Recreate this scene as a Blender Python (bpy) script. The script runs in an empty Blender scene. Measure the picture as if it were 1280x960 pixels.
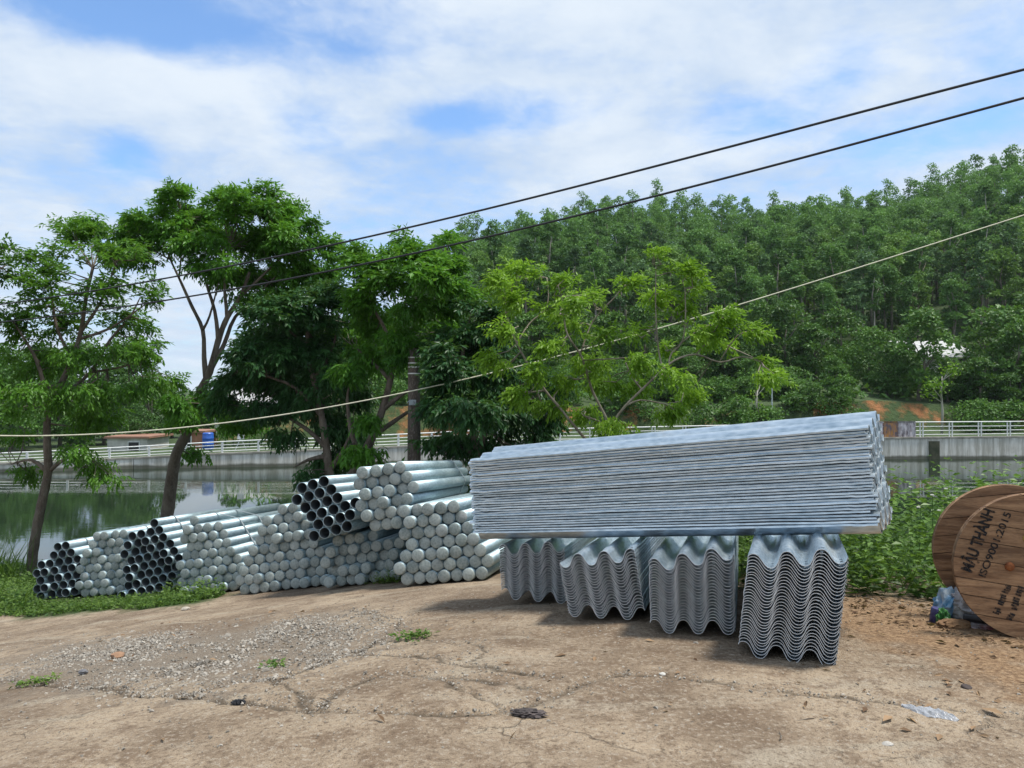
import bpy, bmesh, math, random
import numpy as np
from mathutils import Vector, Matrix, noise as mnoise

random.seed(7)
RNG = np.random.default_rng(11)
SC = bpy.context.scene
COL = SC.collection
R = math.radians

# ------------------------------------------------------------------ camera
F_PX, HORIZON, CAMZ = 950.0, 490.0, 1.42
PITCH = math.atan((HORIZON - 480.0) / F_PX)
cam_data = bpy.data.cameras.new('camera')
cam_data.sensor_width = 36.0
cam_data.lens = F_PX / 1280.0 * 36.0
cam_data.clip_start, cam_data.clip_end = 0.05, 3000.0
cam = bpy.data.objects.new('camera', cam_data)
cam.location = (0, 0, CAMZ)
cam.rotation_euler = (R(90) + PITCH, 0, 0)
COL.objects.link(cam)
SC.camera = cam

# ------------------------------------------------------------------ sky, sun, exposure
SUN_DIR = Vector((0.40, -0.06, 1.0)).normalized()       # towards the sun
SUN_EL = math.asin(SUN_DIR.z)
SUN_AZ = math.atan2(SUN_DIR.x, SUN_DIR.y)


class NT:
    """small helper round a node tree"""
    def __init__(self, tree):
        self.t = tree
        tree.nodes.clear()

    def n(self, kind, **kw):
        nd = self.t.nodes.new(kind)
        for k, v in kw.items():
            setattr(nd, k, v)
        return nd

    def link(self, a, b):
        self.t.links.new(a, b)

    def val(self, sock, v):
        if isinstance(v, bpy.types.NodeSocket):
            self.t.links.new(v, sock)
        else:
            sock.default_value = v

    def math(self, op, a, b=0.0, c=None, clamp=False):
        nd = self.n('ShaderNodeMath', operation=op, use_clamp=clamp)
        self.val(nd.inputs[0], a)
        self.val(nd.inputs[1], b)
        if c is not None:
            self.val(nd.inputs[2], c)
        return nd.outputs[0]

    def vmath(self, op, a, b=None):
        nd = self.n('ShaderNodeVectorMath', operation=op)
        self.val(nd.inputs[0], a)
        if b is not None:
            self.val(nd.inputs[1], b)
        return nd

    def smooth(self, v, lo, hi, a=0.0, b=1.0):
        nd = self.n('ShaderNodeMapRange', interpolation_type='SMOOTHSTEP')
        self.val(nd.inputs['Value'], v)
        nd.inputs['From Min'].default_value = lo
        nd.inputs['From Max'].default_value = hi
        nd.inputs['To Min'].default_value = a
        nd.inputs['To Max'].default_value = b
        return nd.outputs['Result']

    def mix(self, f, a, b, blend='MIX'):
        nd = self.n('ShaderNodeMix', data_type='RGBA', blend_type=blend)
        self.val(nd.inputs[0], f)
        self.val(nd.inputs[6], a if isinstance(a, bpy.types.NodeSocket) else tuple(a) + (1.0,))
        self.val(nd.inputs[7], b if isinstance(b, bpy.types.NodeSocket) else tuple(b) + (1.0,))
        return nd.outputs[2]

    def noise(self, vec, scale, detail=4.0, rough=0.55, dist=0.0, out='Fac'):
        nd = self.n('ShaderNodeTexNoise')
        if vec is not None:
            self.val(nd.inputs['Vector'], vec)
        nd.inputs['Scale'].default_value = scale
        nd.inputs['Detail'].default_value = detail
        nd.inputs['Roughness'].default_value = rough
        nd.inputs['Distortion'].default_value = dist
        return nd.outputs[0 if out == 'Fac' else 1]


def px_dir(px, py):
    """unit direction of a pixel of the 1280x960 photograph"""
    cx, cy = (px - 640.0) / F_PX, (480.0 - py) / F_PX
    c, s = math.cos(PITCH), math.sin(PITCH)
    return Vector((cx, c - cy * s, s + cy * c))


def P(px, py, d):
    """world point seen at a pixel, d metres in front of the camera"""
    v = px_dir(px, py)
    v = v * (d / v.y)
    return Vector((v.x, v.y, v.z + CAMZ))


def build_world():
    w = bpy.data.worlds.new('World')
    SC.world = w
    w.use_nodes = True
    t = NT(w.node_tree)
    out = t.n('ShaderNodeOutputWorld')
    bg = t.n('ShaderNodeBackground')
    bg.inputs['Strength'].default_value = 0.10
    sky = t.n('ShaderNodeTexSky')
    sky.sky_type = 'NISHITA'
    sky.sun_disc = False
    sky.sun_elevation = SUN_EL
    sky.sun_rotation = SUN_AZ
    sky.altitude = 100
    sky.air_density = 1.0
    sky.dust_density = 1.0
    sky.ozone_density = 1.5
    tc = t.n('ShaderNodeTexCoord')
    d = tc.outputs['Generated']
    sep = t.n('ShaderNodeSeparateXYZ')
    t.link(d, sep.inputs[0])
    z = t.math('MAXIMUM', t.math('ADD', sep.outputs[2], 0.16), 0.06)
    comb = t.n('ShaderNodeCombineXYZ')
    t.link(t.math('DIVIDE', sep.outputs[0], z), comb.inputs[0])
    t.link(t.math('DIVIDE', sep.outputs[1], z), comb.inputs[1])
    comb.inputs[2].default_value = 4.3
    p = comb.outputs[0]
    n1 = t.noise(p, 0.95, 9, 0.60, 0.35)
    n2 = t.noise(p, 2.6, 8, 0.62, 0.2)
    n3 = t.noise(p, 11.0, 5, 0.6, 0.4)
    # the blue openings of this day's cloud sheet: (pixel, half width, half height in radians)
    dens = t.math('ADD', n1, 0.135)
    for px, py, rx, ry, amt in ((330, 22, .22, .055, .40), (120, 20, .16, .035, .34), (640, 140, .12, .028, .32),
                                (385, 160, .05, .03, .26), (160, 195, .035, .03, .26), (940, 150, .10, .035, .27),
                                (1050, 85, .06, .035, .24), (1180, 165, .12, .03, .27), (560, 150, .06, .02, .2),
                                (300, 110, .10, .03, .14), (1255, 60, .06, .05, .2)):
        v = px_dir(px, py).normalized()
        df = t.vmath('SUBTRACT', d, tuple(v))
        sc_ = t.vmath('MULTIPLY', df.outputs[0], (1 / rx, 1 / rx, 1 / ry))
        ln = t.vmath('LENGTH', sc_.outputs[0])
        g = t.smooth(ln.outputs['Value'], 0.15, 1.5, amt, 0.0)
        dens = t.math('SUBTRACT', dens, g)
    dens = t.math('ADD', dens, t.math('MULTIPLY', t.math('SUBTRACT', n2, 0.5), 0.42))
    dens = t.math('ADD', dens, t.math('MULTIPLY', t.math('SUBTRACT', n3, 0.5), 0.30))
    mask = t.smooth(dens, 0.24, 0.70)
    bright = t.smooth(t.math('ADD', t.math('MULTIPLY', n2, 0.75), t.math('MULTIPLY', n1, 0.55)), 0.44, 0.86)
    cloud = t.mix(bright, (3.85, 4.9, 6.45), (5.95, 6.6, 7.35))
    skyc = t.mix(1.0, sky.outputs[0], (1.2, 1.48, 1.72), 'MULTIPLY')
    colr = t.mix(mask, skyc, cloud)
    t.link(colr, bg.inputs['Color'])
    t.link(bg.outputs[0], out.inputs[0])


build_world()
sun_data = bpy.data.lights.new('sun', 'SUN')
sun_data.energy = 3.6
sun_data.angle = R(10)
sun_data.color = (1.0, 0.95, 0.87)
sun = bpy.data.objects.new('sun', sun_data)
sun.rotation_euler = SUN_DIR.to_track_quat('Z', 'Y').to_euler()
sun.location = (14, 8, 40)
COL.objects.link(sun)
SC.view_settings.view_transform = 'Standard'
SC.view_settings.look = 'None'
SC.view_settings.exposure = 0.45
SC.view_settings.gamma = 1.0
SC.view_settings.use_curve_mapping = False
SC.render.engine = 'CYCLES'
SC.cycles.use_denoising = True
SC.cycles.max_bounces = 7
SC.cycles.glossy_bounces = 3
SC.cycles.diffuse_bounces = 3
SC.cycles.transparent_max_bounces = 8
SC.cycles.caustics_reflective = False
SC.cycles.caustics_refractive = False

# ------------------------------------------------------------------ mesh helpers
def tag(o, label=None, cat=None, group=None, kind=None):
    if label:
        o['label'] = label
    if cat:
        o['category'] = cat
    if group:
        o['group'] = group
    if kind:
        o['kind'] = kind
    return o


def link(name, data, parent=None):
    o = bpy.data.objects.new(name, data)
    COL.objects.link(o)
    if parent is not None:
        o.parent = parent
    return o


def empty(name, loc, label=None, cat=None, group=None):
    o = link(name, None)
    o.location = loc
    o.empty_display_size = 0.1
    return tag(o, label, cat, group)


def np_mesh(name, V, F, mat, smooth=False, point_attr=None, face_attr=None, sharp=None):
    """V (n,3), F (m,k): one uniform polygon size"""
    V = np.asarray(V, dtype=np.float32)
    F = np.asarray(F, dtype=np.int32)
    me = bpy.data.meshes.new(name)
    m, k = F.shape
    me.vertices.add(len(V))
    me.vertices.foreach_set('co', V.ravel())
    me.loops.add(m * k)
    me.loops.foreach_set('vertex_index', F.ravel())
    me.polygons.add(m)
    me.polygons.foreach_set('loop_start', np.arange(0, m * k, k, dtype=np.int32))
    me.polygons.foreach_set('use_smooth', np.full(m, smooth, dtype=bool))
    for dom, attrs in (('POINT', point_attr), ('FACE', face_attr)):
        for an, av in (attrs or {}).items():
            a = me.attributes.new(an, 'FLOAT', dom)
            a.data.foreach_set('value', np.asarray(av, dtype=np.float32))
    me.materials.append(mat)
    me.update(calc_edges=True)
    if sharp:
        me.set_sharp_from_angle(angle=R(sharp))
    return me


class MB:
    """collects simple solids into one mesh"""
    def __init__(self):
        self.v, self.f = [], []

    def add(self, vs, fs):
        b = len(self.v)
        self.v += [tuple(x) for x in vs]
        self.f += [tuple(i + b for i in q) for q in fs]
        return self

    def box(self, c, s, rot=None):
        c = Vector(c)
        hx, hy, hz = s[0] / 2, s[1] / 2, s[2] / 2
        vs = [Vector((x, y, z)) for x in (-hx, hx) for y in (-hy, hy) for z in (-hz, hz)]
        if rot is not None:
            vs = [rot @ q for q in vs]
        vs = [q + c for q in vs]
        return self.add(vs, [(0, 1, 3, 2), (4, 6, 7, 5), (0, 4, 5, 1), (2, 3, 7, 6), (0, 2, 6, 4), (1, 5, 7, 3)])

    def tube(self, pts, rad, n=8, cap=True):
        pts = [Vector(p) for p in pts]
        m = len(pts)
        if not hasattr(rad, '__len__'):
            rad = [rad] * m
        t0 = (pts[1] - pts[0]).normalized()
        u = t0.cross(Vector((0.13, 0.2, 1.0)) if abs(t0.z) < .9 else Vector((1, .1, 0))).normalized()
        vs, fs = [], []
        for i, p in enumerate(pts):
            t = (pts[min(i + 1, m - 1)] - pts[max(i - 1, 0)]).normalized()
            u = (u - t * u.dot(t)).normalized()
            w = t.cross(u)
            for k in range(n):
                a = 2 * math.pi * k / n
                vs.append(p + (u * math.cos(a) + w * math.sin(a)) * rad[i])
        for i in range(m - 1):
            for k in range(n):
                k2 = (k + 1) % n
                fs.append((i * n + k, i * n + k2, (i + 1) * n + k2, (i + 1) * n + k))
        if cap:
            fs.append(tuple(range(n - 1, -1, -1)))
            fs.append(tuple((m - 1) * n + k for k in range(n)))
        return self.add(vs, fs)

    def lathe(self, prof, n=20, axis='Z', off=(0, 0, 0)):
        """prof: (radius, height) pairs"""
        vs, fs = [], []
        for r, h in prof:
            for k in range(n):
                a = 2 * math.pi * k / n
                q = (r * math.cos(a), r * math.sin(a), h)
                if axis == 'Y':
                    q = (q[0], q[2], q[1])
                vs.append((q[0] + off[0], q[1] + off[1], q[2] + off[2]))
        for i in range(len(prof) - 1):
            for k in range(n):
                k2 = (k + 1) % n
                q = (i * n + k, i * n + k2, (i + 1) * n + k2, (i + 1) * n + k)
                fs.append(q if axis != 'Y' else q[::-1])
        return self.add(vs, fs)

    def mesh(self, name, mat, smooth=False):
        me = bpy.data.meshes.new(name)
        me.from_pydata(self.v, [], self.f)
        me.materials.append(mat)
        if smooth:
            me.polygons.foreach_set('use_smooth', np.ones(len(me.polygons), dtype=bool))
        me.update()
        return me

    def build(self, name, mat, parent=None, smooth=False):
        return link(name, self.mesh(name, mat, smooth), parent)


# ------------------------------------------------------------------ materials
def new_mat(name):
    m = bpy.data.materials.new(name)
    m.use_nodes = True
    t = NT(m.node_tree)
    out = t.n('ShaderNodeOutputMaterial')
    b = t.n('ShaderNodeBsdfPrincipled')
    t.link(b.outputs[0], out.inputs[0])
    return m, t, b, out


def rough_mat(name, ca, cb, scale=6.0, rough=0.8, metal=0.0, bump=0.2, stretch=None, detail=6, rnd=0.0, fine=None):
    """two tones mixed by noise + bump, optional per-object tone shift"""
    m, t, b, out = new_mat(name)
    tc = t.n('ShaderNodeTexCoord')
    v = tc.outputs['Object']
    if stretch:
        mp = t.n('ShaderNodeMapping')
        mp.inputs['Scale'].default_value = stretch
        t.link(v, mp.inputs[0])
        v = mp.outputs[0]
    nz = t.noise(v, scale, detail, 0.62)
    f = t.smooth(nz, 0.32, 0.70)
    c = t.mix(f, ca, cb)
    if fine:
        n2 = t.noise(v, scale * 9, 3, 0.6)
        c = t.mix(t.smooth(n2, 0.52, 0.68, 0.0, fine[1]), c, fine[0])
    if rnd:
        oi = t.n('ShaderNodeObjectInfo')
        hs = t.n('ShaderNodeHueSaturation')
        t.link(c, hs.inputs['Color'])
        t.link(t.math('ADD', t.math('MULTIPLY', oi.outputs['Random'], 2 * rnd), 1 - rnd), hs.inputs['Value'])
        c = hs.outputs[0]
    t.link(c, b.inputs['Base Color'])
    t.link(t.math('ADD', t.math('MULTIPLY', nz, 0.2), rough - 0.1), b.inputs['Roughness'])
    b.inputs['Metallic'].default_value = metal
    if bump:
        bp = t.n('ShaderNodeBump')
        bp.inputs['Strength'].default_value = bump
        bp.inputs['Distance'].default_value = 0.01
        t.link(t.noise(v, scale * 4, 5, 0.65), bp.inputs['Height'])
        t.link(bp.outputs[0], b.inputs['Normal'])
    return m


def flat_mat(name, c, rough=0.6, metal=0.0):
    return rough_mat(name, [x * 0.86 for x in c], [min(1, x * 1.08) for x in c], 9.0, rough, metal, 0.08)


def leaf_mat(name, dark, lite, trans=0.3, gloss=0.45):
    m = bpy.data.materials.new(name)
    m.use_nodes = True
    t = NT(m.node_tree)
    out = t.n('ShaderNodeOutputMaterial')
    b = t.n('ShaderNodeBsdfPrincipled')
    a = t.n('ShaderNodeAttribute', attribute_name='tint')
    oi = t.n('ShaderNodeObjectInfo')
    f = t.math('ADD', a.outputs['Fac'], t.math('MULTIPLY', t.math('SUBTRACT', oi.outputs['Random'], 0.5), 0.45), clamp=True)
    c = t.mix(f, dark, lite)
    t.link(c, b.inputs['Base Color'])
    b.inputs['Roughness'].default_value = gloss
    b.inputs['Specular IOR Level'].default_value = 0.35
    tr = t.n('ShaderNodeBsdfTranslucent')
    t.link(t.mix(0.35, c, (0.20, 0.34, 0.03)), tr.inputs['Color'])
    mx = t.n('ShaderNodeMixShader')
    mx.inputs[0].default_value = trans
    t.link(b.outputs[0], mx.inputs[1])
    t.link(tr.outputs[0], mx.inputs[2])
    t.link(mx.outputs[0], out.inputs[0])
    return m


def galv_mat(name, ca, cb, rough=0.38, metal=0.9, scale=14.0, streak=(1, 1, 1), rnd=0.12):
    """galvanised steel: spangle, white-rust bloom, dull streaks"""
    m, t, b, out = new_mat(name)
    tc = t.n('ShaderNodeTexCoord')
    mp = t.n('ShaderNodeMapping')
    mp.inputs['Scale'].default_value = streak
    t.link(tc.outputs['Object'], mp.inputs[0])
    oi = t.n('ShaderNodeObjectInfo')
    sh = t.vmath('ADD', mp.outputs[0], None)
    cb_ = t.n('ShaderNodeCombineXYZ')
    for k in range(3):
        t.link(t.math('MULTIPLY', oi.outputs['Random'], 17.0 + 9 * k), cb_.inputs[k])
    t.link(cb_.outputs[0], sh.inputs[1])
    v = sh.outputs[0]
    vo = t.n('ShaderNodeTexVoronoi')
    t.link(v, vo.inputs['Vector'])
    vo.inputs['Scale'].default_value = scale * 5
    n1 = t.noise(v, scale * 0.35, 6, 0.65)
    f = t.math('ADD', t.math('MULTIPLY', n1, 0.8), t.math('MULTIPLY', vo.outputs['Distance'], 0.25))
    c = t.mix(t.smooth(f, 0.3, 0.72), ca, cb)
    n2 = t.noise(v, scale * 0.9, 5, 0.7)
    c = t.mix(t.smooth(n2, 0.56, 0.74, 0, 0.5), c, (0.62, 0.63, 0.62))
    hs = t.n('ShaderNodeHueSaturation')
    t.link(c, hs.inputs['Color'])
    t.link(t.math('ADD', t.math('MULTIPLY', oi.outputs['Random'], 2 * rnd), 1 - rnd), hs.inputs['Value'])
    t.link(hs.outputs[0], b.inputs['Base Color'])
    b.inputs['Metallic'].default_value = metal
    t.link(t.math('ADD', t.math('MULTIPLY', n2, 0.35), rough - 0.16), b.inputs['Roughness'])
    bp = t.n('ShaderNodeBump')
    bp.inputs['Strength'].default_value = 0.12
    bp.inputs['Distance'].default_value = 0.004
    t.link(n1, bp.inputs['Height'])
    t.link(bp.outputs[0], b.inputs['Normal'])
    return m


M = {}
M['galv'] = galv_mat('galvanised_steel', (0.36, 0.46, 0.53), (0.70, 0.79, 0.85), 0.37, 0.90, 10.0, (1, .35, 1))
M['cut_edge'] = flat_mat('bright_cut_edge', (0.74, 0.77, 0.79), .5, .3)
M['tube'] = galv_mat('galvanised_tube', (0.24, 0.33, 0.36), (0.44, 0.55, 0.58), 0.50, 0.72, 10.0, (1, .25, 1))
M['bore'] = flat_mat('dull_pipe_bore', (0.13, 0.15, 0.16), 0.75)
M['cap'] = galv_mat('dull_zinc_cap', (0.185, 0.225, 0.21), (0.38, 0.42, 0.395), 0.60, 0.25, 9.0, (1, 1, 1), 0.16)
M['strap'] = flat_mat('steel_strap', (0.55, 0.60, 0.62), 0.4, 0.6)
def wall_mat():
    m, t, b, out = new_mat('stained_concrete')
    tc = t.n('ShaderNodeTexCoord')
    v = tc.outputs['Object']
    mp = t.n('ShaderNodeMapping')
    mp.inputs['Scale'].default_value = (1.6, 1.6, .14)
    t.link(v, mp.inputs[0])
    n1, n2, n3 = t.noise(mp.outputs[0], 1.7, 9, .68), t.noise(v, .6, 5, .6), t.noise(mp.outputs[0], 9.0, 4, .6)
    c = t.mix(t.smooth(n1, .36, .62), (0.40, 0.38, 0.32), (0.76, 0.735, 0.67))
    c = t.mix(t.smooth(n2, .5, .7, 0, .5), c, (0.40, 0.36, 0.29))
    c = t.mix(t.smooth(n3, .58, .72, 0, .5), c, (0.20, 0.18, 0.14))
    sp = t.n('ShaderNodeSeparateXYZ')
    t.link(v, sp.inputs[0])
    z = t.math('ADD', sp.outputs[2], t.math('MULTIPLY', t.math('SUBTRACT', n2, .5), .35))
    c = t.mix(t.smooth(z, .10, .26, .85, 0), c, (0.055, 0.058, 0.032))
    oi = t.n('ShaderNodeObjectInfo')
    hs = t.n('ShaderNodeHueSaturation')
    t.link(c, hs.inputs['Color'])
    t.link(t.math('ADD', t.math('MULTIPLY', oi.outputs['Random'], .2), .9), hs.inputs['Value'])
    t.link(hs.outputs[0], b.inputs['Base Color'])
    b.inputs['Roughness'].default_value = .92
    bp = t.n('ShaderNodeBump')
    bp.inputs['Strength'].default_value = .3
    bp.inputs['Distance'].default_value = .02
    t.link(n3, bp.inputs['Height'])
    t.link(bp.outputs[0], b.inputs['Normal'])
    return m


M['concrete_wall'] = wall_mat()
M['coping'] = rough_mat('old_coping', (0.20, 0.19, 0.16), (0.38, 0.36, 0.31), 2.0, 0.9, 0, 0.2)
M['white_paint'] = rough_mat('white_paint', (0.62, 0.64, 0.62), (0.82, 0.83, 0.80), 5.0, 0.55, 0, 0.05)
M['pale_wall'] = rough_mat('pale_plaster', (0.42, 0.40, 0.36), (0.66, 0.64, 0.59), 1.2, 0.9, 0, 0.1)
M['brick'] = rough_mat('brick_plaster', (0.27, 0.12, 0.07), (0.40, 0.20, 0.12), 2.5, 0.9)
M['roof_sheet'] = rough_mat('roof_sheet', (0.34, 0.34, 0.33), (0.56, 0.56, 0.54), 1.2, 0.6, 0.1)
M['roof_tile'] = rough_mat('roof_tile', (0.24, 0.12, 0.08), (0.33, 0.18, 0.12), 2.0, 0.8)
M['dark'] = flat_mat('dark_opening', (0.03, 0.03, 0.03), 0.8)
M['bark'] = rough_mat('grey_brown_bark', (0.075, 0.055, 0.04), (0.19, 0.155, 0.12), 7.0, 0.95, 0, 0.8, (1, 1, .35), 7, 0.0, ((0.22, 0.21, 0.17), .5))
M['bark_pale'] = rough_mat('pale_bark', (0.17, 0.14, 0.10), (0.33, 0.29, 0.23), 8.0, 0.9, 0, 0.5, (1, 1, .4))
M['bark_far'] = rough_mat('far_bark', (0.10, 0.085, 0.065), (0.24, 0.21, 0.17), 2.0, 0.95, 0, 0.2)
M['bark_hill_pale'] = rough_mat('pale_hill_bark', (0.22, 0.20, 0.17), (0.42, 0.39, 0.34), 2.0, 0.95, 0, 0.2)
M['pole'] = rough_mat('weathered_pole', (0.065, 0.050, 0.040), (0.15, 0.12, 0.095), 9.0, 0.95, 0, 0.8, (1, 1, .22), 8, 0.0, ((0.34, 0.31, 0.27), .55))
M['cable'] = flat_mat('black_cable', (0.012, 0.013, 0.016), 0.6)
M['rope'] = flat_mat('cream_rope', (0.60, 0.58, 0.44), 0.8)
M['blue'] = flat_mat('blue_plastic', (0.02, 0.10, 0.42), 0.4)
M['wood'] = rough_mat('drum_planks', (0.15, 0.076, 0.036), (0.40, 0.24, 0.128), 2.6, 0.85, 0, 0.5, (1.2, 6.0, 9.0), 8, 0.20, ((0.10, 0.06, 0.035), .55))
M['stencil'] = rough_mat('stencil_paint', (0.012, 0.012, 0.013), (0.05, 0.042, 0.036), 26.0, 0.9, 0, 0)
M['rust'] = rough_mat('rusty_steel', (0.14, 0.04, 0.015), (0.33, 0.12, 0.04), 20.0, 0.85, 0.3, 0.4)

M['leaf_mid'] = leaf_mat('leaf_mid_green', (0.022, 0.09, 0.01), (0.13, 0.31, 0.026), 0.42)
M['leaf_dark'] = leaf_mat('leaf_dark_green', (0.012, 0.058, 0.018), (0.065, 0.185, 0.042), 0.32)
M['leaf_fresh'] = leaf_mat('leaf_fresh_green', (0.022, 0.105, 0.01), (0.14, 0.36, 0.028), 0.42)
M['leaf_yellow'] = leaf_mat('leaf_yellow_green', (0.06, 0.165, 0.01), (0.25, 0.44, 0.03), 0.45)
M['leaf_hill'] = leaf_mat('hill_crown_green', (0.026, 0.092, 0.024), (0.15, 0.31, 0.072), 0.3, 0.6)
M['leaf_hill3'] = leaf_mat('hill_crown_yellow_green', (0.040, 0.11, 0.020), (0.20, 0.36, 0.07), 0.3, 0.6)
M['leaf_hill2'] = leaf_mat('hill_crown_blue_green', (0.026, 0.082, 0.036), (0.135, 0.255, 0.095), 0.3, 0.6)
M['leaf_bush'] = leaf_mat('shrub_green', (0.020, 0.070, 0.012), (0.10, 0.225, 0.036), 0.28, 0.5)
M['weed'] = leaf_mat('weed_green', (0.030, 0.085, 0.014), (0.16, 0.29, 0.045), 0.35)
M['grass'] = leaf_mat('grass_green', (0.035, 0.095, 0.014), (0.17, 0.27, 0.045), 0.35)
M['litter'] = leaf_mat('dead_leaf', (0.07, 0.035, 0.018), (0.36, 0.24, 0.14), 0.1, 0.9)
M['petal'] = flat_mat('white_petal', (0.78, 0.76, 0.66), 0.8)


# ------------------------------------------------------------------ ground shape
CTRL = np.array([
    (0, 0, -1.42), (3, 0, -1.42), (-3, 0, -1.46), (0, 2.8, -1.42), (-2, 3, -1.50), (2.2, 2.6, -1.42),
    (1.5, 4.05, -1.45), (1.07, 4.5, -1.455), (.58, 4.85, -1.455), (.15, 5.5, -1.53), (3.0, 4.4, -1.425),
    (2.7, 5.6, -1.50), (5.0, 4.6, -1.46), (-.7, 7.8, -1.95), (-2.1, 8.8, -2.27), (-2.9, 9.4, -2.46), (-3.9, 10, -2.66),
    (-5.2, 10.8, -2.88), (-6.8, 11.4, -3.08), (-6.6, 9.8, -2.98), (-3.2, 5.2, -1.90), (-5, 7.2, -2.40), (-11.3, 17.2, -4.09),
    (-.2, 11, -2.3), (-4, 14, -3.1), (3, 8, -1.85), (1.5, 11.5, -2.25), (-9.5, 13.5, -3.6), (-12, 10, -3.75)])
_n = len(CTRL)
_d = np.hypot(CTRL[:, None, 0] - CTRL[None, :, 0], CTRL[:, None, 1] - CTRL[None, :, 1])
_A = np.zeros((_n + 3, _n + 3))
_A[:_n, :_n] = _d - 0.15 * np.eye(_n)
_A[:_n, _n] = 1
_A[:_n, _n + 1:] = CTRL[:, :2]
_A[_n:, :_n] = _A[:_n, _n:].T
_W = np.linalg.solve(_A, np.concatenate([CTRL[:, 2], np.zeros(3)]))
EDGE = np.array([(-60, 24), (-20, 19.5), (-11, 17.4), (-4, 16.6), (0, 14.5), (2.2, 10.0), (4.2, 7.6), (9, 6.9), (20, 6.8), (80, 6.8)])
WATER_Z = CAMZ - 4.1


def ground_base(x, y):
    x = np.asarray(x, float)
    y = np.asarray(y, float)
    xe, ye = np.clip(x, -16, 8), np.clip(y, -1, 19)
    z = _W[_n] + _W[_n + 1] * xe + _W[_n + 2] * ye
    for i in range(_n):
        z = z + _W[i] * np.hypot(xe - CTRL[i, 0], ye - CTRL[i, 1])
    t = np.maximum(0, y - np.interp(x, EDGE[:, 0], EDGE[:, 1]))
    z = z - 0.62 * t - 0.05 * np.minimum(t, 1.5) ** 2
    return np.maximum(z, -6.0) + CAMZ


def gz(x, y):
    return float(ground_base(np.array([x]), np.array([y]))[0])


def G(px, py):
    """point of the ground seen at a pixel"""
    v = px_dir(px, py)
    lo, hi = 1.0, 40.0
    ts = np.linspace(1.2, 40, 1200)
    xs, ys, zs = v.x / v.y * ts, ts, CAMZ + v.z / v.y * ts
    below = np.nonzero(zs < ground_base(xs, ys))[0]
    i = below[0] if len(below) else len(ts) - 1
    return Vector((xs[i], ys[i], float(ground_base(xs[i:i + 1], ys[i:i + 1])[0])))


def seg_dist(x, y, poly):
    """distance from points to a polyline, and the position along it"""
    best = np.full(x.shape, 1e9)
    for (x0, y0), (x1, y1) in zip(poly[:-1], poly[1:]):
        dx, dy = x1 - x0, y1 - y0
        t = np.clip(((x - x0) * dx + (y - y0) * dy) / max(dx * dx + dy * dy, 1e-9), 0, 1)
        best = np.minimum(best, np.hypot(x - x0 - t * dx, y - y0 - t * dy))
    return best


def in_poly(x, y, poly):
    inside = np.zeros(x.shape, bool)
    n = len(poly)
    for i in range(n):
        x0, y0 = poly[i]
        x1, y1 = poly[(i + 1) % n]
        c = ((y0 > y) != (y1 > y)) & (x < (x1 - x0) * (y - y0) / ((y1 - y0) + 1e-12) + x0)
        inside ^= c
    return inside


def gpoly(pts):
    return [tuple(G(a, b).xy) for a, b in pts]


def vnoise(x, y, f, seed, octv=4):
    """value noise on a lattice, vectorised"""
    out = np.zeros(x.shape)
    amp, tot = 1.0, 0.0
    for o in range(octv):
        r = np.random.default_rng(seed + o)
        tab = r.random((256, 256))
        gx, gy = x * f + 37.1 * o, y * f + 11.7 * o
        ix, iy = np.floor(gx).astype(int), np.floor(gy).astype(int)
        fx, fy = gx - ix, gy - iy
        fx, fy = fx * fx * (3 - 2 * fx), fy * fy * (3 - 2 * fy)
        a = tab[ix % 256, iy % 256]
        b = tab[(ix + 1) % 256, iy % 256]
        c = tab[ix % 256, (iy + 1) % 256]
        d = tab[(ix + 1) % 256, (iy + 1) % 256]
        out += amp * ((a * (1 - fx) + b * fx) * (1 - fy) + (c * (1 - fx) + d * fx) * fy)
        tot += amp
        amp *= 0.5
        f *= 2.03
    return out / tot


CRACK_W = 1.45
CRACKS = [  # (pixel polyline, half width m, depth m)
    ([(0, 846), (40, 852), (120, 858), (190, 866), (250, 873), (330, 881), (400, 890), (470, 895), (560, 896), (610, 893), (650, 884), (690, 871), (740, 852), (780, 842)], .022, .020),
    ([(780, 842), (823, 847), (880, 856), (940, 867), (1000, 873), (1062, 878), (1130, 886), (1200, 893), (1290, 905)], .013, .012),
    ([(228, 866), (262, 857), (300, 850), (335, 848), (358, 858), (378, 874), (392, 888)], .020, .015),
    ([(405, 884), (425, 866), (455, 850), (490, 843), (540, 846), (575, 858), (600, 872), (625, 884)], .020, .015),
    ([(345, 850), (400, 826), (440, 812), (465, 800), (490, 790)], .024, .016),
    ([(440, 815), (520, 819), (580, 830), (640, 838), (700, 850)], .016, .010),
    ([(560, 800), (600, 806), (610, 815), (590, 826)], .012, .008),
    ([(495, 786), (500, 772), (470, 768), (440, 762)], .014, .008),
    ([(540, 846), (600, 850), (660, 862), (700, 866)], .020, .008),
    ([(1062, 745), (1110, 752), (1160, 760)], .02, .008),
]
GRAVEL_PX = [(40, 822), (90, 800), (200, 792), (300, 780), (400, 770), (470, 772), (495, 785), (470, 800), (425, 818), (360, 838),
             (320, 852), (225, 866), (120, 855), (60, 848)]
GRASS_PX = [(-40, 775), (40, 772), (120, 766), (190, 763), (240, 758), (278, 750), (282, 738), (225, 728), (220, 700), (30, 690), (-60, 690)]
SOIL_PX = [(1060, 742), (1120, 748), (1200, 770), (1300, 790), (1330, 880), (1180, 850), (1080, 800), (1050, 770)]


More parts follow.
